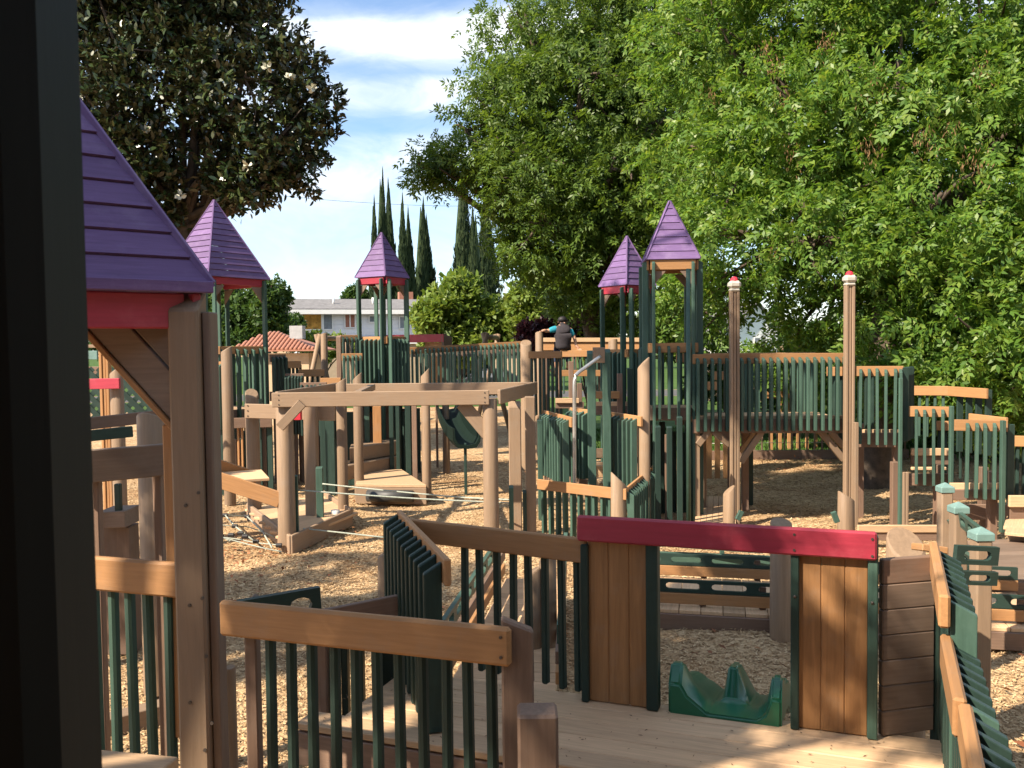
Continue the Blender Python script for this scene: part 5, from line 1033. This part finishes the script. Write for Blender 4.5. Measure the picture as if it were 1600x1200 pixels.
board(t, 'rail', V(470, 978, 4.95), V(622, 947, 5.25), .14, .038, BROWN); post(t, 'post', P2(606, 5.3, 980), 0, 1.05, .09, .09, DGREEN); post(t, 'post', P2(500, 5.05, 1000), 0, 1.02, .09, .09, BROWN)
for k in range(4): post(t, 'picket', P2(515 + 24 * k, 5.12 + .03 * k, 1000), .3, 1.0, .038, .089, DGREEN)

# ---- capped posts and slotted boards right of the playhouse
for (px, py0, py1, Y, w, lab) in ((1476, 753, 850, 7.6, .102, 'tallest capped tan post, leftmost of three with pale green caps'), (1497, 783, 860, 6.7, .104, 'middle capped tan post of three with pale green caps'), (1531.5, 822, 975, 5.7, .106, 'lowest and nearest capped tan post, behind the dark slotted board')):
    c = P2(px, Y, py1 - 20); zt_ = ZZ(py0, px, Y); t = T('capped_post', lab, 'post', c, 'tan posts with pale green caps')
    post(t, 'shaft', c, 0, zt_ - .075, w, w, TAN, bev=.012)
    bm = bmesh.new(); h = w * .58; pts = [(-h, -h), (h, -h), (h, h), (-h, h)]; lo_ = [bm.verts.new((x, y, 0)) for x, y in pts]; hi_ = [bm.verts.new((x, y, .05)) for x, y in pts]; ap = bm.verts.new((0, 0, .09))
    bm.faces.new(lo_[::-1])
    for j in range(4): bm.faces.new((lo_[j], lo_[(j + 1) % 4], hi_[(j + 1) % 4], hi_[j])); bm.faces.new((hi_[j], hi_[(j + 1) % 4], ap))
    bmesh.ops.bevel(bm, geom=list(bm.edges), offset=.005, segments=1, affect='EDGES'); put(bpy.data.objects.new('cap', finish(bm, 'cap', CAPG)), t, Matrix.Translation((c.x, c.y, zt_ - .09)))
t = T('slotted_boards', 'dark green slotted boards fixed to the capped posts', 'rail', P2(1520, 5.6))
slotted(t, V(1492, 866, 5.35), V(1558, 869, 5.4), .115, .035, DGREEN, .28); slotted(t, V(1500, 902, 5.35), V(1556, 904, 5.4), .085, .035, DGREEN, .5)
slotted(t, V(1502, 812, 6.6), V(1540, 842, 5.75), .11, .03, GREEN, .3, (-.6, -.8, 0)); slotted(t, V(1508, 870, 6.6), V(1540, 890, 5.75), .11, .03, GREEN, .3, (-.6, -.8, 0)); slotted(t, V(1486, 820, 7.5), V(1504, 828, 6.8), .1, .03, GREEN, .3, (-.6, -.8, 0))
l0, l1, l2, l3 = G(1500, 905, .3), G(1720, 905, .3), G(1700, 838, .3), G(1520, 845, .3)
t = T('plank_landing', 'grey brown plank landing with stripes of sun at the right edge', 'deck', (l0.x, l0.y, 0)); deck(t, (l0, l3), (l1, l2), 9, .3, GREY)
board(t, 'edge_board', (l0.x, l0.y, .17), (l1.x, l1.y, .17), .22, .05, BROWN)

# ---- near platform and playhouse wall
ZD = .60
A = G(905, 1090, ZD); Bv = G(1365, 1150, ZD); wd = (Bv - A).normalized(); wn_ = Vector((wd.y, -wd.x, 0))       # wn_ looks towards the viewer
if wn_.dot(EYE - A) < 0: wn_ = -wn_
t = T('platform', 'long pale plank platform in front of the playhouse wall', 'deck', (A.x, A.y, 0))
p0 = A - wd * 1.35; p1 = Bv + wd * .42; fr = .80
nb = 5
for k in range(nb):
    s = -.06 + (fr + .06) * (k + .5) / nb; w_ = (fr + .06) / nb - .005
    board(t, 'deck_plank', p0 + wn_ * s - wd * (.0 if k > 3 else -.2) - Zv * .02, p1 + wn_ * s - Zv * .02, w_, .038, DECK, Zv, .005)
board(t, 'rim_board', p0 + wn_ * (fr - .02) - Zv * .14, p1 + wn_ * (fr - .02) - Zv * .14, .18, .04, BROWN, wn_)
board(t, 'end_board', p1 + wd * .03 - wn_ * .06 - Zv * .02, p1 + wd * .03 + wn_ * 1.2 - Zv * .02, .07, .038, BROWN, Zv)
for s in (.1, 1.2, 2.3, 3.2): post(t, 'foot', p0 + wd * s + wn_ * (fr - .12), 0, ZD - .05, .09, .09, BROWN)
n = 150; sd_ = NR.random(n) * 3.0; P = np.array([p0[:]]) + sd_[:, None] * np.array([wd[:]]) + (NR.random(n) * fr)[:, None] * np.array([wn_[:]]) + np.array([0, 0, .004])
v, lo, k = leaf_quads(P, rdir(n) * np.array([1, 1, .12]), np.tile(np.array([[0, 0, 1.]]), (n, 1)) + rdir(n) * .15, NR.uniform(.006, .028, n), NR.uniform(.004, .010, n))
kind(put(bpy.data.objects.new('debris', mesh_from_arrays('debris', v, lo, k, islandmat('bark_crumbs', [(.05, .03, .02), (.16, .09, .05), (.25, .16, .09)]))), None, Matrix.Identity(4)), 'stuff')
t = T('playhouse_wall', 'near playhouse wall with a long red beam, ochre boards and dark green posts around an opening', 'playhouse', (A.x, A.y, 0))
zt_ = 1.655
def at(px, py=1000): q = PV(px, py, A, Bv); return Vector((q.x, q.y, 0))
hA, hB = at(907, 820), at(1368, 840)
board(t, 'header_beam', hA + wn_ * .062 + Zv * (zt_ - .068), hB + wn_ * .062 + Zv * (zt_ - .068), .142, .04, RED, wn_, .010)
screws(t, wn_, [at(px, 840) + wn_ * .083 + Zv * (zt_ - dz_) for px, dz_ in ((1242, .03), (1242, .11), (1362, .03), (1362, .115))] , .007)
def wall(xs, first=True):
    for x0, x1 in zip(xs[:-1], xs[1:]):
        q0, q1 = at(x0), at(x1); w_ = (q1 - q0).length - .0005; c = (q0 + q1) / 2; post(t, 'wall_board', c + wn_ * .012, ZD + .004, zt_ - .1, w_, .03, PANEL, wn_, bev=.005)
wall([921, 953, 985, 1014]); wall([1247, 1283, 1320, 1356])
for px, w_ in ((917.5, .042), (1021.5, .065), (1242.5, .042), (1363, .048)):
    post(t, 'frame_post', at(px) + wn_ * .016, ZD + .002, zt_ - (.16 if px < 920 else .02), w_, .085, DGREEN if px != 1363 else GREEN, wn_, bev=.006)
for px in (1242.5, 1362): tube(t, 'bolt', ([at(px, 960) + wn_ * .05 + Zv * 1.3, at(px, 960) + wn_ * .064 + Zv * 1.3], .008), SCREW, 8)
# angled side screen of level boards
C0 = G(1372, 1150, ZD); C1 = G(1454, 1140, ZD); cd_ = (C1 - C0).normalized(); cn = Vector((cd_.y, -cd_.x, 0)); cn = cn if cn.dot(EYE - C0) > 0 else -cn
t = T('side_screen', 'short screen of level brown boards angled at the right end of the playhouse wall', 'panel', (C0.x, C0.y, 0))
nbd = 7; hb = .905 / nbd
for k in range(nbd): z = ZD + .004 + hb * (k + .5); board(t, 'screen_board', C0 + cd_ * .01 + Zv * (z - ZD), C1 + Zv * (z - ZD), hb - .001, .038, GREY if k < nbd - 1 else BROWN, cn, .006)
post(t, 'edge_post', C1 + cd_ * .05, 0.3, 1.46, .07, .06, DGREEN, cn); board(t, 'lower_stub', C1 + cd_ * .05 - Zv * .02, C1 + cd_ * .35 - Zv * .02, .04, .05, GREY, cn)
tag(log(None, 'log_post', P2(1415, 5.05, 860), 0, ZZ(849, 1415, 5.05), .112, LOG, slope=(0, .75)), 'log post with a cracked round top behind the angled screen', 'post')
# slide
t = T('slide', 'glossy green plastic double slide starting at the playhouse opening', 'slide', (A.x, A.y, 0))
s0 = at(1046, 1100); s1 = at(1222, 1128); sw = (s1 - s0).length; out = -wn_
def slide_mesh(stations):
    vs = []; fs = []; m_ = None
    for (dist, z, hl, hm, hr) in stations:
        c = s0 + out * dist; f = ZD + z
        row = [(0, 0, -.06), (.0, hl, 0), (.065, hl, 0), (.105, hl * .55, 0), (.17, .03, 0), (.21, .0, 0), (.25, hm * .05, 0), (.285, hm, 0), (.335, hm, 0), (.385, hm * .3, 0), (.41, 0, 0), (sw - .13, 0, 0), (sw - .085, .03, 0), (sw - .055, hr, 0), (sw, hr, 0), (sw, 0, -.06)]
        m_ = len(row)
        for (x, h_, e) in row: p = c + wd * x; vs.append((p.x, p.y, f + h_ + e))
    n_ = len(stations)
    for i in range(n_ - 1):
        for k in range(m_): fs.append((i * m_ + k, i * m_ + (k + 1) % m_, (i + 1) * m_ + (k + 1) % m_, (i + 1) * m_ + k))
    fs.append(tuple(range(m_))); fs.append(tuple(range((n_ - 1) * m_, n_ * m_))[::-1])
    return vs, fs
vs, fs = slide_mesh([(-.04, .02, .14, .0, .12), (.05, .02, .225, .0, .20), (.13, .012, .215, .0, .20), (.22, -.01, .16, .02, .17), (.30, -.035, .12, .20, .15), (.50, -.075, .10, .20, .12), (.75, -.15, .10, .14, .12), (1.0, -.27, .10, .10, .11), (1.4, -.45, .10, .05, .11)])
me = bpy.data.meshes.new('chute'); me.from_pydata([Vector(v) - s0 for v in vs], [], fs); me.materials.append(SLIDE)
bm = bmesh.new(); bm.from_mesh(me); bmesh.ops.recalc_face_normals(bm, faces=bm.faces); bmesh.ops.bevel(bm, geom=[e for e in bm.edges if e.calc_length() > .02 and len(e.link_faces) == 2 and e.calc_face_angle(0) > .6], offset=.012, segments=3, affect='EDGES'); bm.to_mesh(me); bm.free()
me.polygons.foreach_set('use_smooth', [True] * len(me.polygons)); 
try: me.set_sharp_from_angle(angle=R_(50))
except Exception: pass
put(bpy.data.objects.new('chute', me), t, Matrix.Translation(s0))

# ---- fences around the near platform
L0 = V(640, 815, 5.5); L0 = Vector((L0.x, L0.y, 0)); L1 = at(917, 850)
zl = 1.520
fence('picket_fence', 'ochre railed fence with nine dark pickets left of the playhouse wall', 'fence', L0, L1 + wn_ * .02, zl, [714, 740, 766, 791, 817, 842, 869, 894, 914], 'far', .62, None, mat=DGREEN, rmat=RAIL, bev=.008, pd=.046)
o0 = V(624, 800, 5.8); o1 = V(700, 885, 4.42); o0 = Vector((o0.x, o0.y, 0)); o1 = Vector((o1.x, o1.y, 0)); od = (o1 - o0).normalized(); on = Vector((od.y, -od.x, 0)); on = on if on.x < 0 else -on
t = T('picket_fence', 'short fence seen along its length, a dark stack of chamfered picket edges', 'fence', o0)
board(t, 'top_rail', (o0.x, o0.y, zl - .07), (o1.x, o1.y, zl - .07), .14, .038, RAIL, on, .008)
for k in range(11):
    q = o0 + od * ((o1 - o0).length * (k + .35) / 10.9); c = q + on * .068; post(t, 'picket', c, .61 + rnd.uniform(-.006, .006), zl - .02, .038, .095, DGREEN, on, .055)
# front fence
F0 = V(346, 980, 3.60); F1 = V(797, 1020, 3.20); F0 = Vector((F0.x, F0.y, 0)); F1 = Vector((F1.x, F1.y, 0))
t = fence('picket_fence', 'front fence with a long ochre rail and dark pickets, nearest to the viewer', 'fence', F0, F1, 1.562, [400, 434, 467, 503, 537, 572, 608, 645, 682, 719, 757], 'far', .48, None, mat=DGREEN, bev=.012, railh=.146, pd=.046)
fd = (F1 - F0).normalized(); fnn = Vector((fd.y, -fd.x, 0)); fnn = fnn if fnn.y < 0 else -fnn
post(t, 'end_post', F1 + fd * .012 - fnn * .05, .0, 1.585, .055, .12, BROWN, (1, .0, 0), .05, bev=.008); post(t, 'post', PV(381, 1100, F0, F1) * 1 - fnn * .07, .0, 1.5, .05, .07, BROWN)
screws(t, fnn, [F1 - fd * .03 + fnn * .021 + Zv * (1.562 - q) for q in (.035, .11)], .006)
tag(post(None, 'corner_post', P2(840, 2.95, 1150), 0, ZZ(1107, 840, 2.95), .138, .12, BROWN, bev=.01), 'thick brown post with cracks at the lower middle edge', 'post')
tag(log(None, 'log_post', P2(362, 4.1, 1120), 0, ZZ(1042, 362, 4.1), .026, slope=(0, .2), seg=10), 'thin cracked stick post behind the front fence', 'post')
# right stepped fence
def edge_fence(label, a, b, z, zb, n_, oo=1, rail_w=.045):
    dd = (b - a).normalized(); nn = Vector((dd.y, -dd.x, 0)); nn = nn if nn.x > 0 else -nn
    t = T('stepped_fence', label, 'fence', (a.x, a.y, 0), 'stepped fence sections at the lower right')
    board(t, 'top_rail', (a.x, a.y, z - .07), (b.x, b.y, z - .07), .14, rail_w, RAIL, -nn, .010)
    for k in range(n_):
        q = a + dd * ((b - a).length * (k + .5) / n_) + nn * .075; post(t, 'picket', q, zb, z - .035, .034, .10, GREEN if k == n_ - 1 else DGREEN, nn, .05, bev=.003)  # shade put into the colour: darker green on all but the end picket
    return t
def H(px, py, z): q = G(px, py, z); return Vector((q.x, q.y, 0))
edge_fence('farthest of the stepped fence sections at the lower right, by the angled screen', H(1459, 846, 1.556), H(1476, 930, 1.556), 1.556, .62, 9)
edge_fence('middle of the stepped fence sections at the lower right', H(1478, 990, 1.374), H(1500, 1092, 1.374), 1.374, .5, 7)
edge_fence('nearest of the stepped fence sections, cut by the lower edge', H(1508, 1098, 1.36), H(1545, 1290, 1.36), 1.36, .4, 8)
tag(board(None, 'short_rail', V(1443, 856, 4.75), V(1462, 858, 4.62), .14, .038, RAIL), 'short ochre rail between the cracked log top and the stepped fence', 'rail')

# ---- near tower with the huge shadowed roof
t = T('roofed_tower', 'near tower with a huge purple roof in shadow, red fascia and tall tan post', 'play tower', (-2.07, 3.82, 0), 'purple roofed play towers')
rc = V(328, 444, 3.75); hw = .56; cx_, cy_ = -2.067, 3.818
cs, ap = pyramid_roof(t, (cx_, cy_), hw * 1.414, 85, rc.z, 1.08, .128)
# corner facing right-front lies at angle 85; the visible face looks to the front right
fa, fb = cs[0], cs[3]
fdir = (fa - fb).normalized(); fn = Vector((fdir.y, -fdir.x, 0)); fn = fn if fn.y < 0 else -fn
eave = board(t, 'eave_board', fb + fn * .02 - Zv * .015, fa + fn * .02 - Zv * .015, .05, .03, PURPLE, fn, .004)
board(t, 'fascia', fb - fn * .05 - Zv * .115, fa - fn * .05 - fdir * .1 - Zv * .115, .148, .035, RED, fn, .006)
for i in (0, 1, 2):
    a, b = cs[i], cs[(i + 1) % 4]; n2 = ((a + b) / 2 - Vector((cx_, cy_, a.z))).normalized(); board(t, 'fascia', a - n2 * .06 - Zv * .11, b - n2 * .06 - Zv * .11, .14, .035, RED, n2, .006)
pxy = P2(301, 3.72, 800); zp = ZZ(452, 300, 3.72)
post(t, 'main_post', pxy, 0, zp, .128, .12, TAN, (0, -1, 0), .09, bev=.010)
post(t, 'side_board', pxy + Vector((.085, .03, 0)), 0, zp - .1, .036, .10, GREY, (0, -1, 0), bev=.005)
post(t, 'inner_board', P2(272, 3.82, 800), .9, ZZ(662, 272, 3.82), .05, .09, RAIL, (0, -1, 0), bev=.006)
screws(t, (0, -1, 0), [V(px, py, 3.658) for px, py in ((316, 935), (296, 946), (322, 1026), (297, 1098), (320, 1172), (290, 790), (310, 770), (331, 1130))], .0075)
for m2, pts in (('gusset', [(198, 501), (276, 498), (277, 588)]), ('gusset', [(128, 503), (194, 501), (276, 591), (277, 668)])):
    prism(t, m2, [V(x, y, 3.70) for x, y in pts], (0, .045, 0), GREY, .005)
board(t, 'gusset_edge', V(126, 506, 3.72), V(278, 673, 3.72), .06, .025, PANEL, (-.6, 0, -.6), .004)
for (x_, y_) in ((-2.75, 3.75), (-2.66, 4.45)): post(t, 'main_post', (x_, y_), 0, rc.z - .05, .12, .12, TAN)
# its left rail with pickets
K0 = V(60, 890, 3.95); K1 = V(289, 903, 3.70); K0 = Vector((K0.x, K0.y, 0)); K1 = Vector((K1.x, K1.y, 0))
fence('picket_fence', 'sunlit ochre rail with green pickets between the dark post and the near tower post', 'fence', K0, K1, ZZ(880, 287, 3.70), [124, 152, 181, 210, 240, 269], 'far', .55, None, mat=GREEN, bev=.010, railh=.15, pd=.046)
tag(board(None, 'sill_plank', V(100, 1200, 3.3), V(262, 1216, 3.2), .14, .1, DECK, Zv), 'pale plank at the very bottom left below the pickets', 'plank')
# viewer's own tower: dark green corner post close at the left, roof overhead
t = T('viewing_tower', 'very near dark green post filling the left edge, out of focus', 'post', (-.6, .9, 0))
post(t, 'corner_post', (-.496, .82, 0), 0, 4.4, .165, .12, SHADEDGREEN, (0, -1, 0), bev=.022)
post(t, 'corner_post', (-.69, .83, 0), 0, 4.4, .19, .12, SHADEDGREEN, (0, -1, 0), bev=.012)
for x in (.9,): post(t, 'corner_post', (x, -.7, 0), 0, 4.4, .12, .12, DGREEN)
post(t, 'corner_post', (-.6, -.7, 0), 0, 4.4, .12, .12, DGREEN)
for k in range(12): board(t, 'floor_plank', (-.75, -.85 + .14 * k, 1.08), (1.0, -.85 + .14 * k, 1.08), .134, .038, DECK, Zv)
pyramid_roof(t, (.1, .0), 1.25, 45, 4.35, 1.3, .123)
for k in range(13): post(t, 'wall_board', (-.72 + .14 * k, -.80, 0), 1.1, 3.9, .134, .03, PANEL)  # back wall added out of view to keep sky light off the corner post
for k in range(10): post(t, 'wall_board', (-.82, -.72 + .14 * k, 0), 1.1, 3.9, .134, .03, PANEL, (1, 0, 0))  # unseen left wall, added for the same darkening

t = T('added_board_wall', 'high board wall added unseen behind the viewer to block sky light', 'wall', (0, -1.0, 0))  # wall added out of view to darken the near tower's front faces
for k in range(44): post(t, 'wall_board', (-4.6 + .2 * k, -1.0 + .01 * (k % 2), 0), 0, 4.1 + .06 * (k % 3), .19, .035, PANEL)
for z in (1.2, 3.6): board(t, 'rail', (-4.7, -1.05, z), (4.1, -1.05, z), .14, .04, BROWN)

# ================================================================== the seated person
def skin(par, name, verts, edges, radii, mat, sub=2, smooth=True):
    o = Vector(verts[0]); me = bpy.data.meshes.new(name); me.from_pydata([Vector(v) - o for v in verts], edges, []); ob = bpy.data.objects.new(name, me); COL.objects.link(ob)
    ob.modifiers.new('skin', 'SKIN')
    for i, r in enumerate(radii): me.skin_vertices[0].data[i].radius = (r, r) if not isinstance(r, tuple) else r
    me.skin_vertices[0].data[0].use_root = True
    sm = ob.modifiers.new('sub', 'SUBSURF'); sm.levels = sub; sm.render_levels = sub
    dg = bpy.context.evaluated_depsgraph_get(); ev = ob.evaluated_get(dg); m2 = bpy.data.meshes.new_from_object(ev); COL.objects.unlink(ob); bpy.data.objects.remove(ob)
    m2.materials.clear(); m2.materials.append(mat); m2.polygons.foreach_set('use_smooth', [smooth] * len(m2.polygons))
    return put(bpy.data.objects.new(name, m2), par, Matrix.Translation(o))
pc_ = V(880, 547, 20.03); px0 = Vector((pc_.x, pc_.y, pc_.z + .09))
per = T('person', 'person in charcoal shirt with teal sleeves sitting on the orange rail, hand on a log', 'person', (px0.x, px0.y, px0.z - .09))
U = lambda x, y, z: px0 + Vector((x * 1.08, y, z * .87 if z > 0 else z))
hand_l = V(846, 518, 19.95) - px0; hand_l.z /= .87; hand_l.x /= 1.08; hand_r = V(905, 547, 20.02) - px0; hand_r.x /= 1.08
body_v = [U(0, .02, .0), U(.0, .0, .16), U(-.01, -.01, .32), U(-.02, .04, .47), U(-.015, .10, .55), U(.0, .17, .63),          # pelvis, waist, chest, shoulders, neck, head
          U(-.17, .05, .45), U(-.34, .02, .40), U(hand_l.x + .07, hand_l.y + .02, hand_l.z + .03), U(hand_l.x, hand_l.y, hand_l.z + .01),
          U(.17, .05, .43), U(.24, .02, .22), U(hand_r.x - .06, hand_r.y, hand_r.z + .09), U(hand_r.x, hand_r.y - .01, hand_r.z + .035),
          U(-.10, .20, -.02), U(-.12, .44, -.08), U(-.12, .47, -.48), U(-.12, .55, -.52), U(.10, .20, -.02), U(.13, .44, -.08), U(.13, .46, -.48), U(.13, .54, -.52)]
body_e = [(0, 1), (1, 2), (2, 3), (3, 4), (4, 5), (3, 6), (6, 7), (7, 8), (8, 9), (3, 10), (10, 11), (11, 12), (12, 13), (0, 14), (14, 15), (15, 16), (16, 17), (0, 18), (18, 19), (19, 20), (20, 21)]
body_r = [(.145, .11), (.13, .10), (.15, .10), (.13, .085), .055, (.078, .092), .055, .045, .034, .028, .055, .044, .033, .028, .085, .065, .05, .04, .085, .065, .05, .04]
skin(per, 'body', body_v, body_e, body_r, SKIN)
def fingers(c, dirn, side, down, flip):
    for k in range(4):
        b0 = c + side * (.022 * (k - 1.5)); ln = (.036, .042, .040, .032)[k]
        skin(per, 'finger', [b0, b0 + dirn * ln, b0 + dirn * ln * 1.7 + down * .03, b0 + dirn * ln * 1.7 + down * .055], [(0, 1), (1, 2), (2, 3)], [.010, .009, .008, .007], SKIN, 1)
    b0 = c + side * (.035 * flip); skin(per, 'thumb', [b0 - dirn * .02, b0 + side * .022 * flip + dirn * .015, b0 + side * .03 * flip + dirn * .04 + down * .02], [(0, 1), (1, 2)], [.011, .010, .008], SKIN, 1)
fingers(U(hand_l.x, hand_l.y, hand_l.z + .01), Vector((-.9, .1, -.1)), Vector((0, 1, 0)), Vector((-.3, 0, -1)), 1)
fingers(U(hand_r.x, hand_r.y - .01, hand_r.z + .03), Vector((.3, -.6, -.2)).normalized(), Vector((1, .4, 0)).normalized(), Vector((0, -.2, -1)), -1)
skin(per, 'shirt', [U(0, .02, -.09), U(0, .01, .02), U(0, 0, .16), U(-.01, -.012, .32), U(-.02, .03, .45), U(-.018, .08, .54), U(-.12, .05, .45), U(.13, .05, .43)], [(0, 1), (1, 2), (2, 3), (3, 4), (4, 5), (4, 6), (4, 7)], [(.185, .145), (.195, .15), (.19, .145), (.195, .145), (.18, .125), .10, .10, .10], SHIRT)
skin(per, 'hood', [U(-.015, .05, .47), U(-.012, .085, .55), U(-.005, .12, .58)], [(0, 1), (1, 2)], [.11, .085, .08], SHIRT)
skin(per, 'sleeve', [U(-.10, .05, .465), U(-.20, .04, .44), U(-.31, .025, .408)], [(0, 1), (1, 2)], [.092, .080, .068], TEAL, 2); skin(per, 'sleeve', [U(.12, .05, .45), U(.185, .035, .33), U(.225, .025, .24)], [(0, 1), (1, 2)], [.092, .080, .066], TEAL, 2)
skin(per, 'trousers', [U(0, .03, -.02), U(-.10, .20, -.02), U(-.12, .44, -.08), U(-.12, .47, -.40), U(.10, .20, -.02), U(.13, .44, -.08), U(.13, .46, -.40)], [(0, 1), (1, 2), (2, 3), (0, 4), (4, 5), (5, 6)], [(.155, .12), .098, .078, .065, .098, .078, .065], JEAN)
for s in (-1, 1): skin(per, 'shoe', [U(.125 * s, .47, -.50), U(.125 * s, .56, -.53), U(.125 * s, .64, -.545)], [(0, 1), (1, 2)], [.055, .05, .04], RUBBER, 1)
skin(per, 'hair', [U(-.005, .11, .60), U(0, .145, .69), U(.0, .19, .755)], [(0, 1), (1, 2)], [(.105, .10), (.128, .12), (.10, .095)], HAIR)
for s in (-1, 1): skin(per, 'ear', [U(.088 * s, .17, .62), U(.092 * s, .17, .65)], [(0, 1)], [.014, .016], SKIN, 1)
skin(per, 'nose', [U(0, .262, .655), U(0, .285, .62)], [(0, 1)], [.012, .016], SKIN, 1)
for s in (-1, 1): skin(per, 'eye', [U(.032 * s, .250, .665), U(.033 * s, .256, .665)], [(0, 1)], [.010, .009], LITTER, 1)
skin(per, 'mouth', [U(-.022, .252, .588), U(.022, .252, .588)], [(0, 1)], [.007, .007], REDCAP, 1)
